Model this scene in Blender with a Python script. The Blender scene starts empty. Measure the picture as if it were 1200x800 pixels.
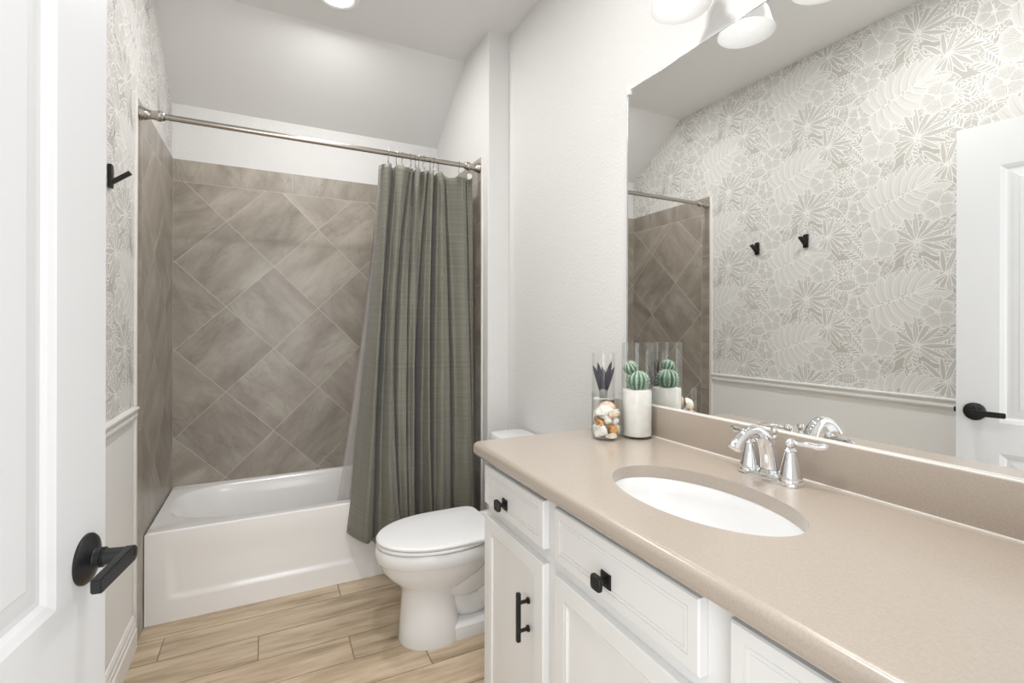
import bpy, bmesh, math, random
from mathutils import Vector, Matrix
sin, cos, pi, R = math.sin, math.cos, math.pi, math.radians
random.seed(7)
SC = bpy.context.scene
COL = SC.collection

# ------------------------------------------------------------------ camera, world, light, exposure
cam_d = bpy.data.cameras.new('camera'); cam = bpy.data.objects.new('camera', cam_d); COL.objects.link(cam)
cam_d.sensor_width = 36; cam_d.lens = 36 * 565.76 / 1200
cam_d.shift_y = -(400 - 382.39) / 1200
cam_d.clip_start = 0.01
cam.location = (0.4846, 0.0, 1.288)
cam.rotation_euler = (Matrix.Rotation(R(-26.711), 3, 'Z') @ Matrix.Rotation(R(90), 3, 'X') @ Matrix.Rotation(R(0.142), 3, 'Z')).to_euler()
SC.camera = cam
SC.view_settings.view_transform = 'Standard'; SC.view_settings.look = 'None'
SC.view_settings.gamma = 1.0; SC.view_settings.use_curve_mapping = False
SC.view_settings.exposure = 0.0

W_ = bpy.data.worlds.new('world'); SC.world = W_; W_.use_nodes = True
bg = W_.node_tree.nodes['Background']; bg.inputs[0].default_value = (0.97, 0.985, 1.0, 1); bg.inputs[1].default_value = 2.25

def lamp(name, kind, loc, energy, color=(1, .99, .97), rot=(0, 0, 0), **kw):
    d = bpy.data.lights.new(name, kind); d.energy = energy; d.color = color
    for k, v in kw.items(): setattr(d, k, v)
    o = bpy.data.objects.new(name, d); o.location = loc; o.rotation_euler = rot; COL.objects.link(o); return o
# unseen fill panel, added to brighten the bathroom through the open doorway
lamp('doorway_fill', 'AREA', (0.5, -0.75, 1.5), 12, (.98, .99, 1), (R(95), 0, 0), shape='RECTANGLE', size=0.8, size_y=1.3)

WALL_X = 1.645        # right wall plane
ALC = 1.524           # alcove right wall
YB, YT, YTF, YP, YF = 3.236, 2.427, 2.539, 2.350, 0.09
H, ZS, YBR, ZT = 2.864, 2.522, 2.707, 2.212
ZC = 0.9237

# ------------------------------------------------------------------ materials
def nodes(name):
    m = bpy.data.materials.new(name); m.use_nodes = True
    nt = m.node_tree; b = nt.nodes['Principled BSDF']; return m, nt, b
def bump(nt, b, scale, strength, dist=0.002, detail=2, rough=.5, coord='Object', stretch=None):
    tc = nt.nodes.new('ShaderNodeTexCoord'); n = nt.nodes.new('ShaderNodeTexNoise')
    n.inputs['Scale'].default_value = scale; n.inputs['Detail'].default_value = detail; n.inputs['Roughness'].default_value = rough
    src = tc.outputs[coord]
    if stretch:
        mp = nt.nodes.new('ShaderNodeMapping'); mp.inputs['Scale'].default_value = stretch
        nt.links.new(src, mp.inputs[0]); src = mp.outputs[0]
    nt.links.new(src, n.inputs['Vector'])
    bp = nt.nodes.new('ShaderNodeBump'); bp.inputs['Strength'].default_value = strength; bp.inputs['Distance'].default_value = dist
    nt.links.new(n.outputs[0], bp.inputs['Height']); nt.links.new(bp.outputs[0], b.inputs['Normal'])
    return n
def plain(name, col, rough=.5, metal=0, spec=.5, coat=0, bmp=None, vary=None):
    m, nt, b = nodes(name)
    b.inputs['Base Color'].default_value = (*col, 1); b.inputs['Roughness'].default_value = rough
    b.inputs['Metallic'].default_value = metal; b.inputs['Specular IOR Level'].default_value = spec
    b.inputs['Coat Weight'].default_value = coat; b.inputs['Coat Roughness'].default_value = .08
    if bmp: bump(nt, b, *bmp)
    if vary:      # (scale, amount) speckle or mottling of the colour itself
        tc = nt.nodes.new('ShaderNodeTexCoord'); n = nt.nodes.new('ShaderNodeTexNoise')
        n.inputs['Scale'].default_value = vary[0]; n.inputs['Detail'].default_value = 4
        nt.links.new(tc.outputs['Object'], n.inputs['Vector'])
        mx = nt.nodes.new('ShaderNodeMix'); mx.data_type = 'RGBA'
        mx.inputs[6].default_value = (*[c * (1 - vary[1]) for c in col], 1)
        mx.inputs[7].default_value = (*[min(1, c * (1 + vary[1])) for c in col], 1)
        rp = nt.nodes.new('ShaderNodeMapRange'); rp.inputs[1].default_value = .35; rp.inputs[2].default_value = .65
        nt.links.new(n.outputs[0], rp.inputs[0]); nt.links.new(rp.outputs[0], mx.inputs[0]); nt.links.new(mx.outputs[2], b.inputs['Base Color'])
    return m

M = {}
M['wall'] = plain('wall_paint', (.75, .742, .73), .75, bmp=(105, .6, .0032, 3))
M['ceil'] = plain('ceiling_paint', (.80, .795, .785), .9, bmp=(80, .25, .002))
M['wallsmooth'] = plain('lower_wall_paint', (.84, .83, .81), .7, bmp=(110, .2, .001))
M['trim'] = plain('trim_paint', (.82, .815, .80), .35)
M['door'] = plain('door_paint', (.66, .665, .675), .38)
M['cab'] = plain('cabinet_paint', (.81, .808, .795), .32)
M['black'] = plain('matte_black_metal', (.012, .012, .013), .38, metal=.3, bmp=(300, .1, .0004))
M['chrome'] = plain('chrome', (.88, .89, .91), .06, metal=1)
M['nickel'] = plain('brushed_nickel', (.46, .43, .39), .25, metal=1, bmp=(400, .05, .0003))
M['porc'] = plain('porcelain', (.82, .82, .82), .12, coat=.3)
M['sinkp'] = plain('sink_porcelain', (.82, .82, .82), .1, coat=.3)
M['seat'] = plain('toilet_seat_plastic', (.88, .88, .88), .2)
M['tub'] = plain('tub_enamel', (.90, .89, .88), .16, coat=.2)
M['counter'] = plain('cultured_stone', (.44, .376, .316), .3, coat=.8, vary=(260, .05))
M['counter'].node_tree.nodes['Principled BSDF'].inputs['Coat Roughness'].default_value = .22
M['caulk'] = plain('white_caulk', (.82, .79, .75), .4)
M['grout'] = plain('tile_grout', (.60, .56, .50), .8)
M['fgrout'] = plain('floor_grout', (.32, .25, .18), .8)
M['paper_bg'] = plain('wallpaper_greige_ground', (.525, .508, .472), .7)
M['paper_leaf'] = plain('wallpaper_leaf_fill', (.57, .555, .522), .7)
M['paper_line'] = plain('wallpaper_white_line', (.86, .85, .83), .65)
M['paper_light'] = plain('wallpaper_pale_fill', (.73, .72, .695), .7)
M['salt'] = plain('white_sand', (.84, .82, .78), .85, bmp=(220, .4, .001), vary=(40, .04))
M['clip'] = plain('clear_plastic_clip', (.8, .8, .79), .2)
M['mirror_edge'] = plain('mirror_edge', (.45, .47, .46), .25, metal=.6)

def mirror_mat():
    m, nt, b = nodes('mirror_glass')
    b.inputs['Base Color'].default_value = (.885, .89, .878, 1); b.inputs['Metallic'].default_value = 1; b.inputs['Roughness'].default_value = 0.0
    return m
M['mirror'] = mirror_mat()

def glass_mat(name, tint=(1, 1, 1), fac=.10):
    # thin clear glass: mostly see-through, reflecting more towards its edges
    m = bpy.data.materials.new(name); m.use_nodes = True; nt = m.node_tree; nt.nodes.clear()
    out = nt.nodes.new('ShaderNodeOutputMaterial'); mix = nt.nodes.new('ShaderNodeMixShader')
    tr = nt.nodes.new('ShaderNodeBsdfTransparent'); tr.inputs[0].default_value = (*tint, 1)
    gl = nt.nodes.new('ShaderNodeBsdfGlossy'); gl.inputs['Roughness'].default_value = .03; gl.inputs['Color'].default_value = (.9, .92, .92, 1)
    lw = nt.nodes.new('ShaderNodeLayerWeight'); lw.inputs['Blend'].default_value = .25
    mr = nt.nodes.new('ShaderNodeMapRange'); mr.inputs[3].default_value = .02; mr.inputs[4].default_value = .8
    nt.links.new(lw.outputs['Facing'], mr.inputs[0])
    pw = nt.nodes.new('ShaderNodeMath'); pw.operation = 'POWER'; pw.inputs[1].default_value = 2.2
    nt.links.new(lw.outputs['Facing'], pw.inputs[0]); nt.links.new(pw.outputs[0], mr.inputs[0])
    nt.links.new(mr.outputs[0], mix.inputs[0]); nt.links.new(tr.outputs[0], mix.inputs[1]); nt.links.new(gl.outputs[0], mix.inputs[2])
    nt.links.new(mix.outputs[0], out.inputs[0]); return m
M['glass'] = glass_mat('clear_glass', (.993, .997, .994))

def liner_mat():
    m = bpy.data.materials.new('vinyl_liner'); m.use_nodes = True; nt = m.node_tree; nt.nodes.clear()
    out = nt.nodes.new('ShaderNodeOutputMaterial'); mix = nt.nodes.new('ShaderNodeMixShader'); mix.inputs[0].default_value = .62
    tr = nt.nodes.new('ShaderNodeBsdfTransparent'); tr.inputs[0].default_value = (.93, .92, .91, 1)
    p = nt.nodes.new('ShaderNodeBsdfPrincipled'); p.inputs['Base Color'].default_value = (.47, .44, .425, 1); p.inputs['Roughness'].default_value = .25
    nt.links.new(tr.outputs[0], mix.inputs[1]); nt.links.new(p.outputs[0], mix.inputs[2]); nt.links.new(mix.outputs[0], out.inputs[0]); return m
M['liner'] = liner_mat()

def emit(name, col, s):
    m = bpy.data.materials.new(name); m.use_nodes = True; nt = m.node_tree; nt.nodes.clear()
    out = nt.nodes.new('ShaderNodeOutputMaterial'); e = nt.nodes.new('ShaderNodeEmission')
    e.inputs[0].default_value = (*col, 1); e.inputs[1].default_value = s; nt.links.new(e.outputs[0], out.inputs[0]); return m
M['bulb'] = emit('lit_bulb', (1, .99, .97), 2.2)
M['lens'] = emit('lit_downlight_lens', (1, .98, .95), 9.0)
def shade_mat():
    m, nt, b = nodes('frosted_glass_shade')
    b.inputs['Base Color'].default_value = (.74, .74, .735, 1); b.inputs['Roughness'].default_value = .3
    b.inputs['Emission Color'].default_value = (1, .98, .95, 1); b.inputs['Emission Strength'].default_value = .20
    return m
M['shade'] = shade_mat()

def tile_mat(name, c1, c2, c3, uvscale, stretch, rough, coatw, tint=.16, vein=None, bumpd=.0008):
    m, nt, b = nodes(name); L = nt.links
    uv = nt.nodes.new('ShaderNodeUVMap'); uv.uv_map = 'UVMap'
    mp = nt.nodes.new('ShaderNodeMapping'); mp.inputs['Scale'].default_value = (uvscale * stretch, uvscale, 1)
    L.new(uv.outputs[0], mp.inputs[0])
    n = nt.nodes.new('ShaderNodeTexNoise'); n.inputs['Scale'].default_value = 1; n.inputs['Detail'].default_value = 7; n.inputs['Roughness'].default_value = .62
    n.inputs['Distortion'].default_value = .3; L.new(mp.outputs[0], n.inputs['Vector'])
    cr = nt.nodes.new('ShaderNodeValToRGB'); e = cr.color_ramp.elements
    e[0].position = .30; e[0].color = (*c1, 1); e[1].position = .72; e[1].color = (*c3, 1)
    k = cr.color_ramp.elements.new(.5); k.color = (*c2, 1)
    L.new(n.outputs[0], cr.inputs[0])
    at = nt.nodes.new('ShaderNodeAttribute'); at.attribute_name = 'tint'
    mr = nt.nodes.new('ShaderNodeMapRange'); mr.inputs[3].default_value = 1 - tint; mr.inputs[4].default_value = 1 + tint
    L.new(at.outputs['Fac'], mr.inputs[0])
    mul = nt.nodes.new('ShaderNodeVectorMath'); mul.operation = 'SCALE'
    L.new(cr.outputs[0], mul.inputs[0]); L.new(mr.outputs[0], mul.inputs['Scale'])
    last = mul.outputs[0]
    if vein:
        n2 = nt.nodes.new('ShaderNodeTexNoise'); n2.inputs['Scale'].default_value = vein[0]; n2.inputs['Detail'].default_value = 4; n2.inputs['Distortion'].default_value = 1.2
        L.new(mp.outputs[0], n2.inputs['Vector'])
        r2 = nt.nodes.new('ShaderNodeValToRGB'); q = r2.color_ramp.elements
        q[0].position = .485; q[0].color = (1, 1, 1, 1); q[1].position = .515; q[1].color = (1, 1, 1, 1)
        z = q.new(.5); z.color = (*[vein[1]] * 3, 1)
        L.new(n2.outputs[0], r2.inputs[0])
        mm = nt.nodes.new('ShaderNodeVectorMath'); mm.operation = 'MULTIPLY'; L.new(last, mm.inputs[0]); L.new(r2.outputs[0], mm.inputs[1]); last = mm.outputs[0]
    L.new(last, b.inputs['Base Color'])
    b.inputs['Roughness'].default_value = rough; b.inputs['Coat Weight'].default_value = coatw; b.inputs['Coat Roughness'].default_value = .2
    bp = nt.nodes.new('ShaderNodeBump'); bp.inputs['Strength'].default_value = .35; bp.inputs['Distance'].default_value = bumpd
    L.new(n.outputs[0], bp.inputs['Height']); L.new(bp.outputs[0], b.inputs['Normal'])
    return m
M['tile'] = tile_mat('stone_look_wall_tile', (.24, .21, .17), (.345, .305, .257), (.47, .43, .372), 2.6, 2.6, .34, .12, .09, vein=(.8, .86))
M['plank'] = tile_mat('wood_look_floor_tile', (.30, .218, .138), (.54, .42, .29), (.72, .60, .44), 2.2, 9.0, .42, .1, .17)

def fabric_mat():
    m, nt, b = nodes('olive_curtain_fabric'); L = nt.links
    uv = nt.nodes.new('ShaderNodeUVMap'); uv.uv_map = 'UVMap'
    def band(axis, scale, seed):
        mp = nt.nodes.new('ShaderNodeMapping'); s = [0.02, 0.02, 1]; s[axis] = scale; mp.inputs['Scale'].default_value = s; mp.inputs['Location'].default_value = (seed, seed, 0)
        L.new(uv.outputs[0], mp.inputs[0]); n = nt.nodes.new('ShaderNodeTexNoise'); n.inputs['Scale'].default_value = 1; n.inputs['Detail'].default_value = 5; n.inputs['Roughness'].default_value = .7
        L.new(mp.outputs[0], n.inputs['Vector']); return n
    a, c = band(0, 120, 3), band(1, 75, 9)
    ad = nt.nodes.new('ShaderNodeMath'); ad.operation = 'ADD'; L.new(a.outputs[0], ad.inputs[0]); L.new(c.outputs[0], ad.inputs[1])
    mr = nt.nodes.new('ShaderNodeMapRange'); mr.inputs[1].default_value = .75; mr.inputs[2].default_value = 1.25; L.new(ad.outputs[0], mr.inputs[0])
    cr = nt.nodes.new('ShaderNodeValToRGB'); e = cr.color_ramp.elements
    e[0].position = 0; e[0].color = (.14, .135, .105, 1); e[1].position = 1; e[1].color = (.225, .217, .175, 1)
    L.new(mr.outputs[0], cr.inputs[0]); L.new(cr.outputs[0], b.inputs['Base Color'])
    b.inputs['Roughness'].default_value = .6; b.inputs['Sheen Weight'].default_value = .25
    bp = nt.nodes.new('ShaderNodeBump'); bp.inputs['Strength'].default_value = .4; bp.inputs['Distance'].default_value = .002
    L.new(mr.outputs[0], bp.inputs['Height']); L.new(bp.outputs[0], b.inputs['Normal']); return m
M['fabric'] = fabric_mat()

# ------------------------------------------------------------------ mesh helpers
class MB:
    def __init__(s): s.v = []; s.f = []; s.mi = []; s.sm = []; s.tint = []; s.uv = []
    def add(s, verts, faces, mi=0, smooth=False, uvs=None, tint=.5):
        o = len(s.v); s.v += [tuple(p) for p in verts]
        for i, f in enumerate(faces):
            s.f.append([o + k for k in f]); s.mi.append(mi); s.sm.append(smooth); s.tint.append(tint)
            s.uv.append([uvs[k] for k in f] if uvs else [(0, 0)] * len(f))
        return s
    def box(s, lo, hi, bev=0, mi=0, T=None, seg=2):
        bm = bmesh.new(); bmesh.ops.create_cube(bm, size=1)
        for v in bm.verts: v.co = Vector([(lo[i] + hi[i]) / 2 + v.co[i] * (hi[i] - lo[i]) for i in range(3)])
        if bev: bmesh.ops.bevel(bm, geom=list(bm.edges), offset=bev, segments=seg, affect='EDGES', profile=.6)
        s.bm(bm, mi, T, smooth=bool(bev)); return s
    def bm(s, bm, mi=0, T=None, smooth=False):
        bm.verts.ensure_lookup_table(); bm.verts.index_update()
        s.add([(T @ v.co) if T else v.co.copy() for v in bm.verts], [[v.index for v in f.verts] for f in bm.faces], mi, smooth); bm.free()
    def loft(s, rings, mi=0, smooth=True, cap0=True, cap1=True, T=None, closed=True):
        n = len(rings[0]); V = [Vector(p) for r in rings for p in r]
        if T: V = [T @ p for p in V]
        F = []
        for i in range(len(rings) - 1):
            for j in range(n if closed else n - 1):
                k = (j + 1) % n; F.append([i * n + j, i * n + k, (i + 1) * n + k, (i + 1) * n + j])
        if cap0: F.append(list(range(n))[::-1])
        if cap1: F.append([(len(rings) - 1) * n + j for j in range(n)])
        s.add(V, F, mi, smooth); return s
    def lathe(s, prof, c=(0, 0, 0), n=40, mi=0, T=None, cap=False, smooth=True):
        T0 = Matrix.Translation(c); T0 = T0 @ T if T else T0
        s.loft([[(r * cos(2 * pi * j / n), r * sin(2 * pi * j / n), z) for j in range(n)] for r, z in prof], mi, smooth, cap, cap, T0); return s
    def tube(s, path, rad, n=14, mi=0, cap=True, closed=False, flat=None):
        P = [Vector(p) for p in path]; m = len(P); rings = []; up = None
        for i in range(m):
            if closed: t = (P[(i + 1) % m] - P[i - 1]).normalized()
            else: t = (P[min(i + 1, m - 1)] - P[max(i - 1, 0)]).normalized()
            if up is None:
                a = Vector((0, 0, 1)) if abs(t.z) < .9 else Vector((1, 0, 0)); up = (a - a.dot(t) * t).normalized()
            else: up = (up - up.dot(t) * t).normalized()
            sd = t.cross(up); r = rad[i] if hasattr(rad, '__len__') else rad
            ra, rb = (r if not hasattr(r, '__len__') else r) if hasattr(r, '__len__') else (r, r)
            rings.append([P[i] + up * (cos(2 * pi * j / n) * ra) + sd * (sin(2 * pi * j / n) * rb) for j in range(n)])
        if closed: rings.append(rings[0]); cap = False
        s.loft(rings, mi, True, cap, cap); return s
    def prism(s, poly, z0, z1, mi=0, T=None, smooth=False):
        return s.loft([[(x, y, z0) for x, y in poly], [(x, y, z1) for x, y in poly]], mi, smooth, True, True, T)
    def build(s, name, mats, parent=None, base=None, label=None, subsurf=0, autosmooth=True):
        off = Vector((0, 0, 0))
        if parent is not None:
            q = parent
            while q is not None: off += Vector(q.location); q = q.parent
        elif base is not None: off = Vector(base)
        me = bpy.data.meshes.new(name)
        me.from_pydata([(p[0] - off.x, p[1] - off.y, p[2] - off.z) for p in s.v], [], s.f)
        if not isinstance(mats, (list, tuple)): mats = [mats]
        for k in mats: me.materials.append(M[k])
        me.polygons.foreach_set('material_index', s.mi); me.polygons.foreach_set('use_smooth', s.sm)
        if any(t != .5 for t in s.tint):
            a = me.attributes.new('tint', 'FLOAT', 'FACE'); a.data.foreach_set('value', s.tint)
        if any(any(c != (0, 0) for c in u) for u in s.uv[:50]):
            l = me.uv_layers.new(name='UVMap'); l.data.foreach_set('uv', [x for u in s.uv for c in u for x in c])
        me.validate(); me.update()
        o = bpy.data.objects.new(name, me); COL.objects.link(o)
        if parent is not None: o.parent = parent
        elif base is not None: o.location = base
        if any(s.sm) and autosmooth:
            bm = bmesh.new(); bm.from_mesh(me); bmesh.ops.recalc_face_normals(bm, faces=bm.faces)
            for e in bm.edges:
                if len(e.link_faces) == 2 and e.calc_face_angle(0) > R(38): e.smooth = False
            bm.to_mesh(me); bm.free()
        if subsurf:
            md = o.modifiers.new('sub', 'SUBSURF'); md.levels = md.render_levels = subsurf
        if label: o['label'] = label
        return o
def thing(name, label, cat, loc=(0, 0, 0), group=None):
    o = bpy.data.objects.new(name, None); o.empty_display_size = .05; COL.objects.link(o); o.location = loc
    return tag(o, label, cat, group)
def tag(o, label, cat, group=None):
    o['label'] = label; o['category'] = cat
    if group: o['group'] = group
    return o
def struct(name, mb, mats, parent=None, **k):
    o = mb.build(name, mats, parent, **k)
    if parent is None: o['kind'] = 'structure'
    return o
def catmull(P, n=8):
    P = [Vector(p) for p in P]; out = []
    for i in range(len(P) - 1):
        a, b, c, d = P[max(i - 1, 0)], P[i], P[i + 1], P[min(i + 2, len(P) - 1)]
        for k in range(n):
            t = k / n
            out.append(.5 * ((2 * b) + (c - a) * t + (2 * a - 5 * b + 4 * c - d) * t * t + (3 * b - a - 3 * c + d) * t ** 3))
    out.append(P[-1]); return out

# ------------------------------------------------------------------ room shell
T_ = .12
b = MB(); b.box((-T_, -.15, -.12), (WALL_X + T_, YB + T_, -.004))
# wood-look planks: rows run along X, joints as read off the floor
rows = {0: (2.421, 2.60), 1: (2.264, 2.421), 2: (2.096, 2.264), 3: (1.939, 2.096), 4: (1.782, 1.939), 5: (1.625, 1.782)}
joints = {0: [.793, -.4], 1: [.102, 1.305], 2: [.449, 1.65], 3: [.783, -.4], 4: [1.045, -.15], 5: [.62], 6: [.2, 1.4]}
y = 1.625; k = 6
while y > -.2: rows[k] = (y - .157, y); y -= .157; k += 1
g = .0022
for k, (y0, y1) in rows.items():
    js = sorted([j for j in joints.get(k, [random.uniform(0, .6), random.uniform(.9, 1.5)]) if 0 < j < WALL_X]); xs = [0] + js + [WALL_X]
    for a, c in zip(xs[:-1], xs[1:]):
        q = [(a + g, y0 + g), (c - g, y0 + g), (c - g, y1 - g), (a + g, y1 - g)]; ou, ov = random.uniform(0, 50), random.uniform(0, 50)
        b.add([(p[0], p[1], 0) for p in q] + [(p[0], p[1], -.004) for p in q],
              [[0, 1, 2, 3], [0, 4, 5, 1], [1, 5, 6, 2], [2, 6, 7, 3], [3, 7, 4, 0]], 1, False,
              [(p[1] * 9 / 9 + ou, p[0] + ov) for p in q] * 2, tint=random.uniform(.05, .95))
struct('floor', b, ['fgrout', 'plank'])

# ceiling: flat, then sloping down over the tub
b = MB()
sec = [(-.15, H), (YBR, H), (YB + T_, H + (ZS - H) * (YB + T_ - YBR) / (YB - YBR)), (YB + T_, H + .15), (-.15, H + .15)]
b.loft([[(-T_, y, z) for y, z in sec], [(WALL_X + T_, y, z) for y, z in sec]], smooth=False)
struct('ceiling', b, 'ceil')
# left wall with wallpaper upper part built below
b = MB(); b.box((-T_, -.15, 0), (0, YB + T_, H + .1)); wall_left = struct('wall_left', b, 'wallsmooth')
b = MB(); b.box((0, YB, 0), (ALC + .01, YB + T_, H)); struct('wall_back', b, 'wall')
b = MB(); b.box((WALL_X, -.15, 0), (WALL_X + T_, YP, H + .1)); struct('wall_right', b, 'wall')
b = MB(); b.box((ALC, YP, 0), (WALL_X + T_, YB + T_, H + .1), .006, seg=3); struct('wall_alcove', b, 'wall')
b = MB()                                                    # entry wall with the doorway the camera stands in
b.box((.93, -.05, 0), (WALL_X, YF, H)); b.box((0, -.05, 0), (.085, YF, H)); b.box((.085, -.05, 2.13), (.93, YF, H))
struct('wall_front', b, 'wall')
b = MB(); b.box((.085, -.06, 0), (.1, YF + .001, 2.13)); b.box((.915, -.06, 0), (.93, YF + .001, 2.13)); b.box((.1, -.06, 2.115), (.915, YF + .001, 2.13))
b.box((.93, YF, 0), (.99, YF + .015, 2.19), .003); b.box((.1, YF, 2.13), (.99, YF + .015, 2.19), .003)
struct('trim_1', b, 'trim')

# chair rail on the left wall, from door wall to tile edge
def sweep_y(mb, prof, y0, y1, mi=0):
    mb.loft([[(x, y0, z) for x, z in prof], [(x, y1, z) for x, z in prof]], mi, False)
b = MB(); z0 = .914
sweep_y(b, [(-.01, z0), (.008, z0), (.010, z0 + .006), (.016, z0 + .010), (.016, z0 + .020), (.011, z0 + .026), (.013, z0 + .034), (.021, z0 + .039), (.022, z0 + .046), (.018, z0 + .050), (-.01, z0 + .050)], YF, YT - .027)
struct('trim_2', b, 'trim')
b = MB()
sweep_y(b, [(-.01, 0), (.016, 0), (.016, .075), (.012, .082), (.012, .098), (.009, .104), (.009, .118), (.004, .131), (-.01, .131)], YF, YT - .027)
struct('baseboard_left', b, 'trim')
b = MB(); b.box((ALC + .01, YP - .014, 0), (WALL_X, YP, .13), .003); struct('baseboard_alcove', b, 'trim')
b = MB(); b.box((WALL_X - .014, 1.42, 0), (WALL_X, YP - .014, .13), .003); struct('baseboard_right', b, 'trim')

# ---- tiled tub surround
def clip_poly(P, x0, x1, y0, y1):
    def cl(P, f, inter):
        o = []
        for i in range(len(P)):
            a, c = P[i - 1], P[i]
            if f(c):
                if not f(a): o.append(inter(a, c))
                o.append(c)
            elif f(a): o.append(inter(a, c))
        return o
    def ix(v): return lambda a, c: (v, a[1] + (c[1] - a[1]) * (v - a[0]) / (c[0] - a[0]))
    def iy(v): return lambda a, c: (a[0] + (c[0] - a[0]) * (v - a[1]) / (c[1] - a[1]), v)
    for f, i in ((lambda p: p[0] >= x0, ix(x0)), (lambda p: p[0] <= x1, ix(x1)), (lambda p: p[1] >= y0, iy(y0)), (lambda p: p[1] <= y1, iy(y1))):
        if P: P = cl(P, f, i)
    return P
def tiles(mb, T, u0, u1, v0, v1, pu, pv, cu, cv, border, th=.009, gap=.0024, skirt=None):
    """T maps (u, v, w) to the room; diagonal tiles with a top border and border strips left/right."""
    bl, br, bt, sp = border
    def put(P, ang):
        if len(P) < 3: return
        cx = sum(p[0] for p in P) / len(P); cy = sum(p[1] for p in P) / len(P)
        ar = abs(sum(P[i - 1][0] * P[i][1] - P[i][0] * P[i - 1][1] for i in range(len(P)))) / 2
        if ar < 2e-5: return
        n = len(P); ou, ov = random.uniform(0, 60), random.uniform(0, 60); ca, sa = cos(ang), sin(ang)
        uv = [((p[0] * ca - p[1] * sa) + ou, (p[0] * sa + p[1] * ca) + ov) for p in P]
        mb.add([T(p[0], p[1], th) for p in P] + [T(p[0], p[1], 0) for p in P],
               [list(range(n))] + [[i, (i + 1) % n, n + (i + 1) % n, n + i][::-1] for i in range(n)], 1, False, uv + uv, random.uniform(.02, .98))
    a0, a1, b1 = u0 + bl, u1 - br, v1 - bt
    for i in range(-8, 9):
        for j in range(-10, 11):
            if (i + j) % 2: continue
            c = (cu + i * pu / 2, cv + j * pv / 2)      # tile centres
            hu, hv = pu / 2 - gap * 1.0, pv / 2 - gap * 1.0
            put(clip_poly([(c[0] - hu, c[1]), (c[0], c[1] - hv), (c[0] + hu, c[1]), (c[0], c[1] + hv)], a0 + gap / 2, a1 - gap / 2, v0, b1 - gap / 2), random.choice([R(45), R(-45), R(45), R(135)]) + random.uniform(-.12, .12))
    x = u0 + sp[0]; xs = [u0]
    while x < u1 - .03: xs.append(x); x += sp[1]
    xs.append(u1)
    for a, c in zip(xs[:-1], xs[1:]): put([(a + gap / 2, b1 + gap / 2), (c - gap / 2, b1 + gap / 2), (c - gap / 2, v1), (a + gap / 2, v1)], random.uniform(-.2, .2))
    for w, s0, s1 in ((bl, u0, u0 + bl), (br, u1 - br, u1)):
        if w:
            z = v0 if skirt is None else skirt; zs = [z]; z = sp[2] - 12 * sp[3]
            while z < b1 - .01:
                if z > zs[0] + .02: zs.append(z)
                z += sp[3]
            zs.append(b1)
            for a, c in zip(zs[:-1], zs[1:]): put([(s0 + gap / 2, a + gap / 2), (s1 - gap / 2, a + gap / 2), (s1 - gap / 2, c - gap / 2), (s0 + gap / 2, c - gap / 2)], R(90) + random.uniform(-.1, .1))
ZR = .398
b = MB(); b.box((.003, YB - .00893, ZR - .03), (ALC - .003, YB, ZT - .004))
tiles(b, lambda u, v, w: (u, YB - w, v), .009, ALC - .009, ZR - .02, ZT, .4935, .4905, .0165, 1.398, (.0, .0, .122, (.60, .60, 0, .3)), gap=.0016)
struct('trim_3', b, ['grout', 'tile'])
b = MB(); b.box((0, YT, .002), (.00893, YB, ZT - .004))
tiles(b, lambda u, v, w: (w, u, v), YT, YB - .009, .002, ZT, .4935, .4905, 2.503, 1.63, (.07, .0, .122, (.31, .31, 1.792, .312)), skirt=.002)
struct('trim_4', b, ['grout', 'tile'])
b = MB(); b.box((ALC - .00893, YT, .002), (ALC, YB, ZT - .004))
tiles(b, lambda u, v, w: (ALC - w, u, v), YT, YB - .009, .002, ZT, .4935, .4905, 2.503, 1.63, (.07, .0, .122, (.31, .31, 1.514, .34)), skirt=.002)
struct('trim_5', b, ['grout', 'tile'])
b = MB()                                                    # white edge strips where the tile ends
b.box((0, YT - .022, 0), (.010, YT - .001, ZT + .002), .003); b.box((ALC - .010, YT - .012, 0), (ALC, YT - .001, ZT + .002), .003)
struct('trim_6', b, 'caulk')

# ---- wallpaper: drawn leaves and flowers, one repeat copied over the wall
class Paper:
    def __init__(s): s.v = []; s.f = []; s.m = []; s.k = 0
    def poly(s, P, m):
        # triangles fanned from the outline's middle, so hollow outlines stay clean
        cx, cy = sum(p[0] for p in P) / len(P), sum(p[1] for p in P) / len(P)
        s.k += 1; z = .0004 + s.k * .0000008; o = len(s.v); s.v += [(cx, cy, z)] + [(p[0], p[1], z) for p in P]; n = len(P)
        for i in range(n): s.f.append([o, o + 1 + i, o + 1 + (i + 1) % n]); s.m.append(m)
    def line(s, P, w, m=2, taper=False):
        n = len(P); o = len(s.v); s.k += .25; z = .0004 + s.k * .0000008 + .0000004
        for i, p in enumerate(P):
            a, c = P[max(i - 1, 0)], P[min(i + 1, n - 1)]; dx, dy = c[0] - a[0], c[1] - a[1]; l = math.hypot(dx, dy) or 1
            h = w / 2 * ((1 - .7 * i / (n - 1)) if taper else 1); nx, ny = -dy / l * h, dx / l * h
            s.v += [(p[0] + nx, p[1] + ny, z), (p[0] - nx, p[1] - ny, z)]
        for i in range(n - 1): s.f.append([o + 2 * i, o + 2 * i + 1, o + 2 * i + 3, o + 2 * i + 2]); s.m.append(m)
LW = .0041
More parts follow.
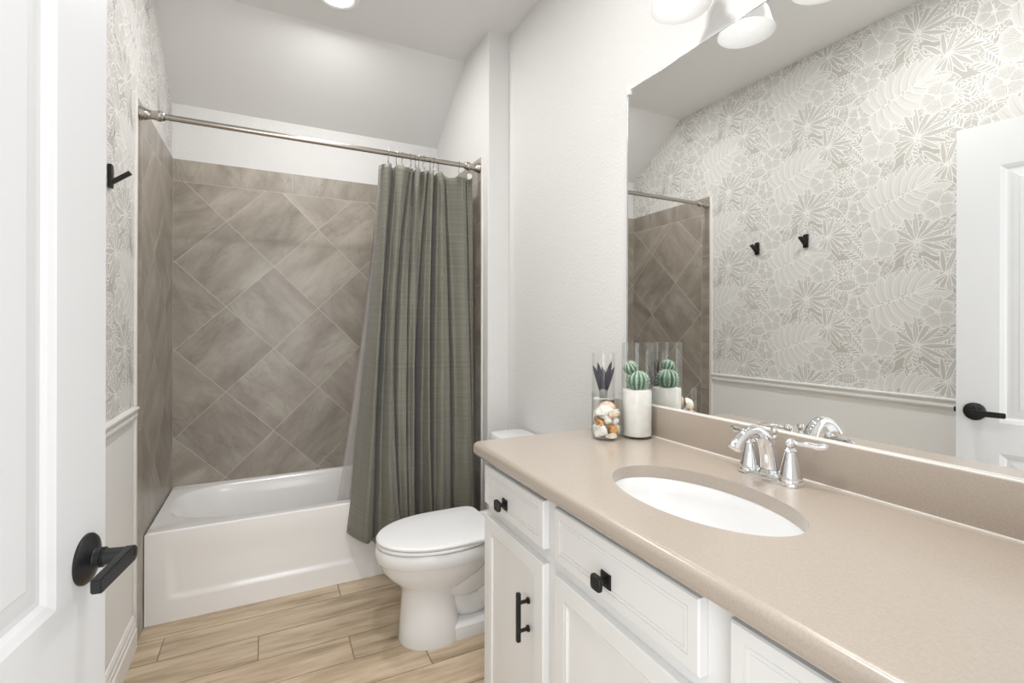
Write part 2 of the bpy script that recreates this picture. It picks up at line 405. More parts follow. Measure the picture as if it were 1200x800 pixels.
def leaf(P, x, y, a, L, W, bend=0, veins=5, fill=1, lw=LW, pw=.8, skew=.85, mid=True, vm=2):
    l, r, sp = [], [], []; n = 7 if veins < 3 else 9
    for i in range(n + 1):
        t = i / n; aa = a + bend * (t - .5); cx = x + cos(a + bend * t * .5) * L * t; cy = y + sin(a + bend * t * .5) * L * t
        w = W / 2 * (sin(pi * t ** skew) ** pw if 0 < t < 1 else 0)
        l.append((cx - sin(aa) * w, cy + cos(aa) * w)); r.append((cx + sin(aa) * w, cy - cos(aa) * w)); sp.append((cx, cy))
    P.poly(l + r[::-1][1:-1], fill)
    if mid: P.line(sp[:-1], lw * .7, vm, True)
    for i in range(veins):
        k0 = int(1 + i * (n - 3) / max(veins - 1, 1))
        for side in (l, r):
            q = side[min(k0 + 1, n - 1)]; P.line([sp[k0], (sp[k0][0] * .2 + q[0] * .8, sp[k0][1] * .2 + q[1] * .8)], lw * .6, vm)
    P.line(l, lw); P.line(r, lw)
def fan(P, x, y, a, Rr, n=11, spread=R(250), fill=1):
    for i in range(n):
        t = i / (n - 1); aa = a + (t - .5) * spread; L = Rr * (.75 + .25 * sin(pi * t)) * random.uniform(.88, 1.06)
        leaf(P, x + cos(aa) * .008, y + sin(aa) * .008, aa, L, L * .17, random.uniform(-.3, .3), 0, fill, LW * .95, .5, .9, mid=(i % 3 == 0))
    P.poly([(x + .007 * cos(k), y + .007 * sin(k)) for k in range(6)], 2)
def monstera(P, x, y, x2, y2, Wd):
    L = math.hypot(x2 - x, y2 - y); a = math.atan2(y2 - y, x2 - x); n = 8
    for sgn in (1, -1):
        for i in range(n):
            t = i / n; bx, by = x + cos(a) * L * t * .85, y + sin(a) * L * t * .85
            aa = a + sgn * (R(120) - R(85) * t); l = Wd * (.46 + .14 * sin(pi * (t * .8 + .1)))
            leaf(P, bx, by, aa, l, l * .36, -sgn * .6, 0, 3, LW * .85, .45, .8, mid=True, vm=0)
    leaf(P, x + cos(a) * L * .7, y + sin(a) * L * .7, a, L * .34, L * .12, 0, 0, 3, LW, .6)
    P.line([(x - cos(a) * L * .1, y - sin(a) * L * .1), (x + cos(a) * L * .95, y + sin(a) * L * .95)], LW * 1.4, 2)
def hibiscus(P, x, y, a, Rr, petals=5):
    for i in range(petals):
        c = a + i * 2 * pi / petals; n = 12; out = []; hw = pi / petals * 1.12
        for k in range(n + 1):
            t = k / n * 2 - 1; rr = Rr * (.60 + .40 * math.sqrt(max(0, 1 - abs(t) ** 2.6))) * (1 + .05 * sin(k * 2.1 + i) + .08 * sin(i * 2.3)); out.append((x + cos(c + t * hw) * rr, y + sin(c + t * hw) * rr))
        P.poly([(x, y)] + out, 3)
        for k in range(1, n):
            q = out[k]; f0 = .22 if k % 2 else .5; P.line([(x + (q[0] - x) * f0, y + (q[1] - y) * f0), (x + (q[0] - x) * .84, y + (q[1] - y) * .84)], LW * .55, 0 if k % 2 else 1)
        P.line([(x, y)] + out + [(x, y)], LW * .8)
    P.line([(x, y), (x + cos(a + .6) * Rr * .55, y + sin(a + .6) * Rr * .55)], LW * 1.6)
def fern(P, x, y, a, L, bend=.6, n=9, w=.30):
    for i in range(n):
        t = (i + .5) / n; aa = a + bend * t; bx, by = x + cos(a + bend * t * .5) * L * t, y + sin(a + bend * t * .5) * L * t
        for sgn in (1, -1): leaf(P, bx, by, aa + sgn * R(40), L * w * (1 - .4 * t), L * .075, 0, 0, 1, LW * .8, .6, .8, mid=False)
    P.line([(x + cos(a + bend * t * .5) * L * t, y + sin(a + bend * t * .5) * L * t) for t in [i / 8 for i in range(9)]], LW * 1.0)
PW, PH = .535, .503
pp = Paper(); rs = random.getstate(); random.seed(21)
fill_in = [((fern, 1.06 + (i % 5) * PW / 5 + random.uniform(-.03, .03), 2.06 + (i // 5) * PH / 5 + random.uniform(-.03, .03), random.uniform(0, 6.28), random.uniform(.13, .17), random.uniform(-.6, .6), 8)) for i in range(25)]
for (fn, *ar) in fill_in + [
    (fern, 1.50, 2.66, -2.2, .20), (fern, 1.56, 2.40, 1.9, .20, -.5), (fern, 1.08, 2.30, -2.3, .20, .5), (fern, 1.30, 2.36, 2.3, .17), (fern, 1.42, 2.15, .4, .19, .6), (fern, 1.30, 2.50, .8, .18, -.5),
    (fern, 1.12, 2.52, 2.0, .18), (fern, 1.52, 2.28, -2.4, .17, .4), (fern, 1.22, 2.10, -1.9, .17), (fern, 1.36, 2.56, -.4, .17, .6),
    (fern, 1.25, 2.60, -1.2, .18), (fern, 1.55, 2.55, -.8, .16, .3), (fern, 1.40, 2.36, -2.8, .16), (fern, 1.10, 2.12, .9, .16, .5), (fern, 1.33, 2.20, 1.2, .17, -.4), (fern, 1.20, 2.33, -.4, .15), (fern, 1.47, 2.10, 2.4, .17), (fern, 1.06, 2.50, .2, .16, .6),
    (leaf, 1.40, 2.48, .9, .12, .055), (leaf, 1.28, 2.30, 2.9, .12, .05), (leaf, 1.05, 2.42, -.3, .11, .05), (leaf, 1.53, 2.50, -1.4, .13, .055), (leaf, 1.50, 2.20, 1.2, .12, .05), (leaf, 1.30, 2.14, -1.0, .12, .05),
    (leaf, 1.22, 2.52, 1.9, .11, .05), (leaf, 1.45, 2.30, 2.4, .12, .055), (leaf, 1.10, 2.20, -2.6, .12, .05), (leaf, 1.36, 2.42, -.9, .10, .045),
    (fan, 1.094, 2.030, 1.2, .125, 10, R(230)), (fan, 1.62, 2.300, -2.0, .135, 11, R(210)), (leaf, 1.46, 2.53, -.2, .13, .058, .2, 6), (leaf, 1.17, 2.465, -2.9, .14, .06, .2, 6),
    (hibiscus, 1.422, 2.582, .3, .070), (fan, 1.204, 2.205, 1.5, .155, 13, R(285)), (hibiscus, 1.463, 2.40, .9, .066, 6),
    (hibiscus, 1.365, 2.237, .5, .092), (monstera, 1.385, 2.398, 1.135, 2.49, .24), (hibiscus, 1.122, 2.366, .1, .074), (leaf, 1.50, 2.465, 2.6, .09, .042, .3),
]:
    fn(pp, *ar)
random.setstate(rs); print('paper layers', pp.k)
b = MB(); b.add([(.0002, YF - .02, .93), (.0002, YB, .93), (.0002, YB, H + .02), (.0002, YF - .02, H + .02)], [[0, 1, 2, 3]], 0)
for ix in range(-4, 5):
    for iz in range(-5, 4):
        oy, oz = ix * PW, (iz + (.5 if ix % 2 else 0)) * PH
        V = [(w, oy + u, oz + v) for u, v, w in pp.v]
        keep = [(f, m) for f, m in zip(pp.f, pp.m) if all(V[i][2] > .93 and YF - .03 < V[i][1] < YB and V[i][2] < H + .03 for i in f) and not all(V[i][1] > YT + .03 and V[i][2] < ZT - .03 for i in f)]
        used = sorted({i for f, _ in keep for i in f}); mp = {i: k for k, i in enumerate(used)}
        if not used: continue
        o = len(b.v); b.v += [V[i] for i in used]
        for f, m in keep: b.f.append([o + mp[i] for i in f]); b.mi.append(m); b.sm.append(False); b.tint.append(.5); b.uv.append([(0, 0)] * len(f))
b.build('wallpaper', ['paper_bg', 'paper_leaf', 'paper_line', 'paper_light'], wall_left, label='white line-drawn tropical leaves and flowers on greige wallpaper')
print('wallpaper verts', len(b.v))

# ------------------------------------------------------------------ the open door
DA = math.atan2(-.987, -.158)
DT = Matrix.Translation((.257, .958, 0)) @ Matrix.Rotation(DA, 4, 'Z')      # local +x runs from free edge to hinge, +y is the room side
DW, DZ0, DZ1, TH = .815, .012, 2.10, .036
dr = MB()
def panel(mb, T, u0, u1, v0, v1, prof, mi=0, cap=True):
    rings = [[T(u0 + i, v0 + i, w), T(u1 - i, v0 + i, w), T(u1 - i, v1 - i, w), T(u0 + i, v1 - i, w)] for i, w in prof]
    mb.loft(rings, mi, False, False, cap)
def rect(mb, T, u0, u1, v0, v1, w=0, mi=0): mb.add([T(u0, v0, w), T(u1, v0, w), T(u1, v1, w), T(u0, v1, w)], [[0, 1, 2, 3]], mi)
pf = [(0, 0), (.005, -.0018), (.012, -.0040), (.020, -.0078), (.028, -.0078), (.040, -.0058), (.052, -.0045), (.055, -.0030)]
A0, A1 = .128, DW - .128; P = [(.22, .795), (.915, 1.925)]
for side in (0, 1):
    T = (lambda u, v, w: DT @ Vector((u, w, v))) if side == 0 else (lambda u, v, w: DT @ Vector((u, -TH - w, v)))
    rect(dr, T, 0, A0, DZ0, DZ1); rect(dr, T, A1, DW, DZ0, DZ1)
    rect(dr, T, A0, A1, DZ0, P[0][0]); rect(dr, T, A0, A1, P[0][1], P[1][0]); rect(dr, T, A0, A1, P[1][1], DZ1)
    for z0, z1 in P: panel(dr, T, A0, A1, z0, z1, pf)
Tt = lambda x, y, z: DT @ Vector((x, y, z))
for q in ([(0, 0, DZ0), (0, -TH, DZ0), (0, -TH, DZ1), (0, 0, DZ1)], [(DW, 0, DZ0), (DW, -TH, DZ0), (DW, -TH, DZ1), (DW, 0, DZ1)], [(0, 0, DZ1), (DW, 0, DZ1), (DW, -TH, DZ1), (0, -TH, DZ1)], [(0, 0, DZ0), (DW, 0, DZ0), (DW, -TH, DZ0), (0, -TH, DZ0)]):
    dr.add([Tt(*p) for p in q], [[0, 1, 2, 3]])
door = struct('door_1', dr, 'door')
def lever(side):
    sg = 1 if side == 0 else -1; y0 = 0 if side == 0 else -TH
    Q = DT @ Matrix.Translation((.057, y0, .950)) @ Matrix.Rotation(R(-90 * sg), 4, 'X')    # local z leaves the door face
    m = MB(); m.lathe([(.0005, 0), (.0355, 0), (.0355, .003), (.033, .006), (.022, .010), (.014, .0125), (.0125, .016), (.0005, .016)], n=40, T=Q)
    ros = m.build('door_handle', 'black', door, label='black round rosette with a straight flat lever')
    m = MB(); m.lathe([(.0005, .010), (.0135, .010), (.0140, .020), (.0125, .021), (.0125, .0215), (.0140, .022), (.0140, .023), (.0005, .023)], n=32, T=Q)
    m.lathe([(.0005, .023), (.0115, .023), (.0105, .055), (.0095, .060), (.0005, .061)], n=32, T=Q)
    # lever blade towards the hinge (local +x)
    n = 10; pts = [(0.0, .011)]
    out = [(.0118 * cos(R(a)), .0118 * sin(R(a))) for a in range(90, 271, 18)]
    poly = out + [(.094, -.0100), (.097, -.0085), (.097, .0085), (.094, .0100)]
    poly = [(x, y * sg) for x, y in poly]
    bm = bmesh.new(); vs = [bm.verts.new((x, y, .047)) for x, y in poly]; f = bm.faces.new(vs); r_ = bmesh.ops.extrude_face_region(bm, geom=[f])
    for v in [e for e in r_['geom'] if isinstance(e, bmesh.types.BMVert)]: v.co.z = .060
    bmesh.ops.recalc_face_normals(bm, faces=bm.faces); bmesh.ops.bevel(bm, geom=[e for e in bm.edges if e.calc_face_angle(0) > R(40)], offset=.0015, segments=2, affect='EDGES')
    m.bm(bm, T=Q, smooth=True); m.lathe([(.0005, .0595), (.0035, .0595), (.0035, .0612), (.002, .0617), (.0005, .0616)], n=16, T=Q)
    m.build('lever', 'black', ros)
lever(0); lever(1)
m = MB(); m.box((-.002, -.029, .92), (.001, -.007, .98), .001, T=DT); m.box((-.010, -.024, .94), (-.001, -.012, .96), .002, T=DT); m.build('latch', 'black', door)
for z in (.25, 1.05, 1.85):
    m = MB(); m.lathe([(.0065, z), (.0065, z + .09)], n=16, cap=True, T=DT @ Matrix.Translation((DW + .008, .004, 0))); m.box((DW - .002, -.03, z), (DW + .004, 0, z + .09), T=DT); m.build('hinge', 'black', door)

# ------------------------------------------------------------------ bathtub
TX0, TX1, TY0, TY1 = .012, ALC - .012, YTF, YB - .011
def sup(cx, cy, a, c, e, n=72, eb=None):
    o = []
    for j in range(n):
        t = 2 * pi * j / n; ct, st = cos(t), sin(t); o.append((cx + a * math.copysign(abs(ct) ** (2 / e), ct), cy + c * math.copysign(abs(st) ** (2 / e), st)))
    return o
tub = thing('bathtub', 'white alcove bathtub with a recessed front apron below the brown tile', 'bathtub', (.762, 2.88, 0))
b = MB(); cx, cy = (TX0 + TX1) / 2, (TY0 + TY1) / 2
def rectpt(t, mx, my):      # outer rectangle point in direction t, one per angle
    ct, st = cos(t), sin(t); s = min(mx / max(abs(ct), 1e-6), my / max(abs(st), 1e-6)); return (ct * s, st * s)
n = 96; ax, ay = .700, .292; bcx, bcy = cx + .0, cy + .012
def inner(sc, dx=0, e=3.0):
    P = sup(bcx + dx, bcy, ax * sc[0], ay * sc[1], e, n); return P
# order by angle: resample the superellipse by polar angle so it lines up with the rectangle
def sup_ang(a, c, e, t):
    ct, st = cos(t), sin(t); r = (abs(ct / a) ** e + abs(st / c) ** e) ** (-1 / e); return (r * ct, r * st)
hx, hy = (TX1 - TX0) / 2, (TY1 - TY0) / 2
angs = sorted([2 * pi * j / n for j in range(n)] + [math.atan2(sy * hy, sx * hx) % (2 * pi) for sx in (1, -1) for sy in (1, -1)])
rim = []
outer = [(cx + rectpt(t, hx, hy)[0], cy + rectpt(t, hx, hy)[1], ZR) for t in angs]
def ring(a, c, z, dx=0, e=3.2): return [(bcx + dx + sup_ang(a, c, e, t)[0], bcy + sup_ang(a, c, e, t)[1], z) for t in angs]
outs = [(cx + rectpt(t, hx - .006, hy - .006)[0], cy + rectpt(t, hx - .006, hy - .006)[1], ZR) for t in angs]
outer = [(x, y, ZR - .006) for x, y, z in outer]
rings = [outer, outs, ring(ax + .012, ay + .012, ZR), ring(ax + .003, ay + .003, ZR - .002), ring(ax - .006, ay - .006, ZR - .012), ring(ax - .03, ay - .02, ZR - .08, .01), ring(ax - .09, ay - .035, ZR - .2, .03),
         ring(ax - .15, ay - .05, ZR - .29, .05), ring(ax - .20, ay - .09, ZR - .325, .055), ring(ax - .36, ay - .2, ZR - .332, .055)]
b.loft(rings, cap0=False, cap1=True)
b.build('basin', 'tub', tub)
b = MB()      # apron with a pressed panel
nx, nz = 110, 40; V = []; F = []
def sstep(a, c, x): t = max(0, min(1, (x - a) / (c - a))); return t * t * (3 - 2 * t)
for j in range(nz + 1):
    z = (ZR - .006) * j / nz
    for i in range(nx + 1):
        x = TX0 + (TX1 - TX0) * i / nx; xl = .085 + (.07 * 0) + (.398 - z) * .06; xr = TX1 - .085 - (.398 - z) * .02
        d = sstep(xl, xl + .014, x) * (1 - sstep(xr - .014, xr, x)) * sstep(.098, .112, z) * (1 - sstep(.22, .36, z) * 1.0)
        V.append((x, YTF + .009 * d + .004 * (1 - z / .4), z))
for j in range(nz):
    for i in range(nx): a = j * (nx + 1) + i; F.append([a, a + 1, a + nx + 2, a + nx + 1])
b.add(V, F, 0, True); b.add([(TX0, YTF, ZR - .006), (TX0, YTF, 0), (TX0, TY1, 0), (TX0, TY1, ZR - .006)], [[0, 1, 2, 3]]); b.add([(TX1, YTF, ZR - .006), (TX1, YTF, 0), (TX1, TY1, 0), (TX1, TY1, ZR - .006)], [[0, 1, 2, 3]])
b.build('apron', 'tub', tub)
b = MB(); b.lathe([(.0005, 0), (.022, 0), (.022, .004), (.016, .006), (.0005, .006)], (1.20, bcy, ZR - .3325)); b.build('drain', 'chrome', tub)

# ------------------------------------------------------------------ shower rod
rod = thing('shower_rod', 'brushed nickel shower rod spanning the tub alcove', 'shower rod', (.762, 2.452, 2.158))
RY, RZ = 2.452, 2.158
b = MB(); b.tube([(.05, RY, RZ), (.6, RY, RZ), (1.2, RY, RZ), (ALC - .05, RY, RZ)], .0125, 20); b.build('pole', 'nickel', rod)
for sx in (0, 1):
    T = Matrix.Translation((.0095, RY, RZ)) @ Matrix.Rotation(R(90), 4, 'Y') if sx == 0 else Matrix.Translation((ALC - .0095, RY, RZ)) @ Matrix.Rotation(R(-90), 4, 'Y')
    b = MB(); b.lathe([(.0005, 0), (.027, 0), (.028, .004), (.026, .008), (.024, .012), (.025, .016), (.022, .022), (.0185, .032), (.0175, .044), (.019, .056), (.0225, .063), (.0215, .070), (.018, .075), (.019, .080), (.016, .085), (.0125, .087)], T=T, n=36)
    b.build('end_flange', 'nickel', rod)

# ------------------------------------------------------------------ shower curtain
def lerp(a, c, t): return a + (c - a) * t
def tri(a, m, z, top=2.10, mid=1.21, bot=.25):
    if z > mid: t = (z - mid) / (top - mid); return lerp(m_[1], m_[0], t) if 0 else lerp(m, a, t)
    return m
def track(tr, z):
    a, m, c = tr
    # quadratic through z = 2.10, 1.21, .32
    L0 = (z - 1.21) * (z - .32) / ((2.10 - 1.21) * (2.10 - .32)); L1 = (z - 2.10) * (z - .32) / ((1.21 - 2.10) * (1.21 - .32)); L2 = (z - 2.10) * (z - 1.21) / ((.32 - 2.10) * (.32 - 1.21))
    return a * L0 + m * L1 + c * L2
# (x at top, middle, bottom), (y offset at top, middle, bottom); smaller y is nearer the room
TR = [((.984, .928, .847), (.012, .03, .05)), ((.996, .945, .870), (-.006, .0, .018)), ((1.022, .962, .915), (-.014, -.018, -.01)), ((1.040, .978, .942), (.012, .012, .012)), ((1.050, .990, .955), (.030, .042, .040)),
      ((1.066, 1.004, .985), (-.010, -.006, -.002)), ((1.095, 1.020, 1.018), (-.016, -.026, -.026)), ((1.120, 1.034, 1.050), (-.004, -.010, -.022)), ((1.130, 1.050, 1.072), (.026, .024, .004)),
      ((1.142, 1.070, 1.084), (-.006, -.018, -.008)), ((1.150, 1.092, 1.098), (.014, -.016, -.014)), ((1.160, 1.108, 1.110), (-.012, .018, .010)), ((1.174, 1.124, 1.124), (-.018, -.012, -.016)), ((1.192, 1.140, 1.138), (.012, -.018, -.014)),
      ((1.206, 1.155, 1.150), (-.014, .012, .020)), ((1.222, 1.178, 1.178), (.026, .044, .046)), ((1.232, 1.198, 1.206), (-.012, -.008, .012)), ((1.246, 1.214, 1.228), (-.018, -.020, -.014)), ((1.258, 1.228, 1.238), (.010, .004, .004)),
      ((1.268, 1.244, 1.246), (.022, .040, .038)), ((1.280, 1.262, 1.258), (-.012, -.010, -.004)), ((1.294, 1.284, 1.280), (-.018, -.022, -.016)), ((1.308, 1.304, 1.310), (.004, -.010, -.010)), ((1.322, 1.345, 1.350), (.034, .014, .010)),
      ((1.345, 1.370, 1.380), (.014, -.006, -.006)), ((1.385, 1.400, 1.415), (.006, -.018, -.020)), ((1.412, 1.428, 1.448), (-.006, -.016, -.018)), ((1.428, 1.446, 1.466), (.000, .000, -.004)), ((1.440, 1.462, 1.480), (.030, .026, .024)),
      ((1.452, 1.474, 1.490), (.004, .006, .012)), ((1.470, 1.488, 1.502), (-.006, .012, .020))]
b = MB(); NZ = 64; cols = []; zt, zb = 2.108, .205
rowsC = []
for j in range(NZ + 1):
    t = j / NZ; z0 = lerp(zt, zb, t)
    pts = [(track(x, z0), min(RY + .004 - .035 * t + track(yy, z0) * (1.8 + .9 * min(1, t * 2)), 2.531 + .05 * max(0, min(1, (z0 - .44) / .3))), z0) for x, yy in TR]
    Q = []      # steepen the walls of the deep folds
    for i, p in enumerate(pts):
        dn, dp = TR[i][1][1], TR[i][1][0]
        p = (p[0], p[1] + .03 * max(0, min(1, (z0 - .44) / .3)) * (dn > .022), z0)
        deep = 0 < i < len(pts) - 1 and dn > TR[i - 1][1][1] and dn > TR[i + 1][1][1] and dn > .01
        if deep: a_ = pts[i - 1]; Q.append((lerp(p[0], a_[0], .40), lerp(p[1], a_[1], .90), z0))
        Q.append(p)
        if deep: a_ = pts[i + 1]; Q.append((lerp(p[0], a_[0], .40), lerp(p[1], a_[1], .90), z0))
    C = catmull(Q, 6); row = []
    for i, p in enumerate(C):
        u = i / (len(C) - 1)
        zz = p.z
        if j == 0 or j == 1: zz = p.z - .010 * abs(sin(pi * i / 14)) * (1 if j == 0 else .4) - .012 * u * (1 if j == 0 else .4)
        if u < .12: zz += (.05 * (1 - u / .12)) * (t ** 3)
        wob = .0022 * sin(9 * z0 + u * 31) * (.3 + t) + .0015 * sin(23 * z0 + u * 57)
        row.append(Vector((p.x + wob * .6, p.y + wob, zz)))
    rowsC.append(row)
nC = len(rowsC[0]); arc = [0]
for i in range(1, nC): arc.append(arc[-1] + (rowsC[30][i] - rowsC[30][i - 1]).length)
V = [p for r_ in rowsC for p in r_]; F = []; UV = [(arc[i], -lerp(0, 1.9, j / NZ)) for j in range(NZ + 1) for i in range(nC)]
for j in range(NZ):
    for i in range(nC - 1): a = j * nC + i; F.append([a, a + 1, a + nC + 1, a + nC])
b.add(V, F, 0, True, UV)
cur = thing('shower_curtain', 'olive grey fabric shower curtain gathered at the right end of the tub', 'shower curtain', (1.24, 2.46, .2))
o = b.build('curtain_fabric', 'fabric', cur, autosmooth=False)
md = o.modifiers.new('thick', 'SOLIDIFY'); md.thickness = .0018
o = None
hem = MB(); P = [Vector((p.x, p.y - .0035, p.z + .035)) for p in rowsC[-1]]
hem.tube(P[::2], .0012, 6); hem.build('hem_stitch', 'fabric', cur)
# small button near the flat top corner
hem = MB(); T = Matrix.Translation((1.405, RY + .0235, 2.052)) @ Matrix.Rotation(R(90), 4, 'X'); hem.lathe([(.0005, 0), (.006, 0), (.006, .002), (.0005, .003)], T=T, n=20); hem.build('button', 'fabric', cur)

# liner, hanging inside the tub
b = MB(); V = []; F = []; NL, NJ = 60, 40
for j in range(NJ + 1):
    t = j / NJ; z = lerp(2.10, .30, t)
    xl = .999 - .13 * t - .08 * t * t; xr = lerp(1.475, 1.495, t); yb = RY + .09 + .085 * min(1, t * 3)
    for i in range(NL + 1):
        u = i / NL; V.append((lerp(xl, xr, u), yb + .012 * sin(u * 34 + 2 * t) * (.4 + .6 * t) + .006 * sin(u * 71), z + .02 * sin(u * 9) * (t > .98)))
for j in range(NJ):
    for i in range(NL): a = j * (NL + 1) + i; F.append([a, a + 1, a + NL + 2, a + NL + 1])
b.add(V, F, 0, True)
o = b.build('shower_liner', 'liner', base=(1.2, 2.6, .3), autosmooth=False); tag(o, 'clear plastic shower liner hanging inside the tub behind the olive curtain', 'shower liner')

b = MB(); T = Matrix.Translation((1.442, RY - .040, 2.092)) @ Matrix.Rotation(R(90), 4, 'X'); b.lathe([(.0005, 0), (.014, 0), (.0145, .001), (.014, .002), (.0005, .002)], T=T, n=24); b.box((1.430, RY - .042, 2.075), (1.446, RY - .041, 2.100))
b.build('corner_tab', 'clip', o, label='clear plastic corner tab')
# hooks on the rod
hx_ = [1.019, 1.059, 1.090, 1.134, 1.158, 1.176, 1.201, 1.236, 1.256, 1.280, 1.397, 1.458]
def hook_mesh(ang):
    P = []
    for k in range(15): a = R(-60 + 290 * k / 14); P.append((sin(.0), .0165 * cos(a), .0165 * sin(a) + 0))
    P += [(0, .010, -.030), (0, .003, -.046), (0, -.006, -.056), (0, -.013, -.050), (0, -.012, -.042)]
    return [Matrix.Rotation(ang, 3, 'Z') @ Vector(p) for p in P]
for i, x in enumerate(hx_):
    random.seed(40 + i); ang = random.uniform(-.45, .45)
    b = MB(); b.tube([p + Vector((x, RY, RZ)) for p in hook_mesh(ang)], .0014, 8)
    lab = 'thin wire curtain hook on the nickel rod over the gathered olive curtain'
    if i == 0: lab = 'leftmost thin wire curtain hook on the rod, at the curtain corner'
    if i == 10: lab = 'lone wire curtain hook above the flat wide fold of the olive curtain'
    if i == 11: lab = 'wire curtain hook nearest the right rod flange, beside the clear liner tab'
    o = b.build('curtain_hook', 'nickel', base=(x, RY, RZ)); tag(o, lab, 'hook', 'wire hooks along the shower rod')

# ------------------------------------------------------------------ toilet
TY = 1.972
toi = thing('toilet', 'white two-piece toilet with closed lid between vanity and bathtub', 'toilet', (1.2, TY, 0))
def egg(xf, xb, hw, z, xm=None, n=56, ef=2.0, eb=2.6, y0=TY):
    xm = xf + (xb - xf) * .55 if xm is None else xm; o = []
    for j in range(n):
        t = 2 * pi * j / n; ct, st = cos(t), sin(t)
        if ct >= 0: x = xm + (xb - xm) * ct ** (2 / eb) if ct > 0 else xm; y = math.copysign(abs(st) ** (2 / eb), st) * hw
        else: x = xm - (xm - xf) * abs(ct) ** (2 / ef); y = math.copysign(abs(st) ** (2 / ef), st) * hw
        o.append((x, y0 + y, z))
    return o
b = MB()
b.loft([egg(.962, 1.215, .118, 0), egg(.960, 1.218, .120, .006), egg(.966, 1.208, .116, .06), egg(.972, 1.195, .110, .14), egg(.975, 1.19, .108, .195), egg(.972, 1.20, .112, .215), egg(.955, 1.25, .125, .240),
        egg(.918, 1.31, .146, .272), egg(.893, 1.35, .159, .305), egg(.880, 1.375, .169, .335), egg(.876, 1.38, .171, .340), egg(.870, 1.385, .176, .347), egg(.868, 1.385, .178, .385), egg(.874, 1.38, .174, .396), egg(.89, 1.37, .162, .398)])
def box8(x0, x1, hw, z, e=5): return [(p[0], p[1], z) for p in sup((x0 + x1) / 2, TY, (x1 - x0) / 2, hw, e, 56)]
b.loft([box8(1.10, 1.53, .108, 0), box8(1.10, 1.53, .110, .004), box8(1.10, 1.525, .106, .05), box8(1.10, 1.52, .098, .058), box8(1.12, 1.50, .08, .062)])
# trapway behind the pedestal
b.tube(catmull([(1.16, TY, .20), (1.24, TY, .12), (1.31, TY, .125), (1.345, TY, .19), (1.375, TY, .25), (1.43, TY, .23), (1.45, TY, .14), (1.455, TY, .03)], 6), [.078 - .0004 * k for k in range(43)], 24)
b.tube(catmull([(1.12, TY, .25), (1.24, TY, .235), (1.34, TY, .285), (1.40, TY, .30)], 6), [.105] * 19, 24)
b.loft([box8(1.36, 1.62, .10, .30), box8(1.34, 1.625, .12, .33), box8(1.33, 1.625, .17, .375), box8(1.33, 1.625, .178, .398)])
b.build('bowl', 'porc', toi)
b = MB(); b.loft([egg(.880, 1.35, .174, .400), egg(.873, 1.352, .180, .403), egg(.872, 1.352, .181, .410), egg(.877, 1.35, .177, .415), egg(.91, 1.33, .15, .416)]); b.build('seat', 'seat', toi)
b = MB()
b.loft([egg(.881, 1.348, .176, .4185, eb=9), egg(.872, 1.352, .183, .421, eb=9), egg(.871, 1.353, .184, .428, eb=9), egg(.877, 1.351, .180, .4345, eb=9), egg(.90, 1.335, .163, .4375, eb=9), egg(.98, 1.28, .10, .4395, eb=7)]); b.build('lid', 'seat', toi)
for s in (-1, 1):
    b = MB(); b.lathe([(.0005, .398), (.016, .398), (.016, .424), (.013, .430), (.0005, .431)], (1.375, TY + s * .075, 0), 24); b.build('hinge_cap', 'seat', toi)
b = MB()
def rr(x0, x1, y0, y1, z, e=7): return [(p[0], p[1], z) for p in sup((x0 + x1) / 2, (y0 + y1) / 2, (x1 - x0) / 2, (y1 - y0) / 2, e, 64)]
b.loft([rr(1.47, 1.62, TY - .165, TY + .165, .395), rr(1.465, 1.625, TY - .185, TY + .185, .41), rr(1.458, 1.63, TY - .192, TY + .192, .55), rr(1.452, 1.632, TY - .2, TY + .2, .735)]); b.build('tank', 'porc', toi)
b = MB(); b.loft([rr(1.448, 1.634, TY - .206, TY + .206, .736, 6), rr(1.440, 1.636, TY - .214, TY + .212, .742, 6), rr(1.440, 1.636, TY - .214, TY + .212, .758, 6), rr(1.448, 1.634, TY - .206, TY + .204, .769, 6), rr(1.46, 1.62, TY - .18, TY + .18, .772, 5)]); b.build('tank_lid', 'porc', toi)
b = MB(); T = Matrix.Translation((1.454, TY + .15, .69)) @ Matrix.Rotation(R(-90), 4, 'Y'); b.lathe([(.0005, 0), (.014, 0), (.012, .008), (.0005, .010)], T=T, n=24); b.box((1.438, TY + .085, .683), (1.446, TY + .155, .697), .003); b.build('flush_lever', 'chrome', toi)

# ------------------------------------------------------------------ vanity cabinet
XF, XFR = 1.090, 1.110      # front faces of the doors, face frame
VY0, VY1 = .112, 1.405
van = thing('vanity_cabinet', 'white painted vanity cabinet with black hardware beside the toilet', 'cabinet', (1.36, .76, 0))
b = MB(); b.box((XFR, VY0, .10), (XFR + .018, VY1, .8835), .0015)
for ya, yb_ in ((VY0, VY0 + .018), (VY1 - .018, VY1), (1.000, 1.016), (.510, .526)): b.box((XFR + .001, ya, .10), (WALL_X - .002, yb_, .8835))
b.box((XFR + .001, VY0, .10), (WALL_X - .002, VY1, .118)); b.box((WALL_X - .010, VY0, .10), (WALL_X - .002, VY1, .8835))
b.box((XFR + .06, VY0 + .002, 0), (WALL_X - .002, VY1 - .002, .105)); b.build('body', 'cab', van)
def front(name, y0, y1, z0, z1, prof):
    th = XFR - XF - .0005; mb = MB(); T = lambda u, v, w: (XF + .0 - w, u, v)
    rs_ = [(0, -th), (0, -.003), (.003, 0)] + prof
    panel(mb, T, y0, y1, z0, z1, rs_); return mb.build(name, 'cab', van)
dprof = [(.023, 0), (.0234, -.0018), (.0246, -.0018), (.025, -.0004), (.031, -.0004), (.0314, -.0020), (.0326, -.0020), (.033, -.0010), (.05, -.0010)]
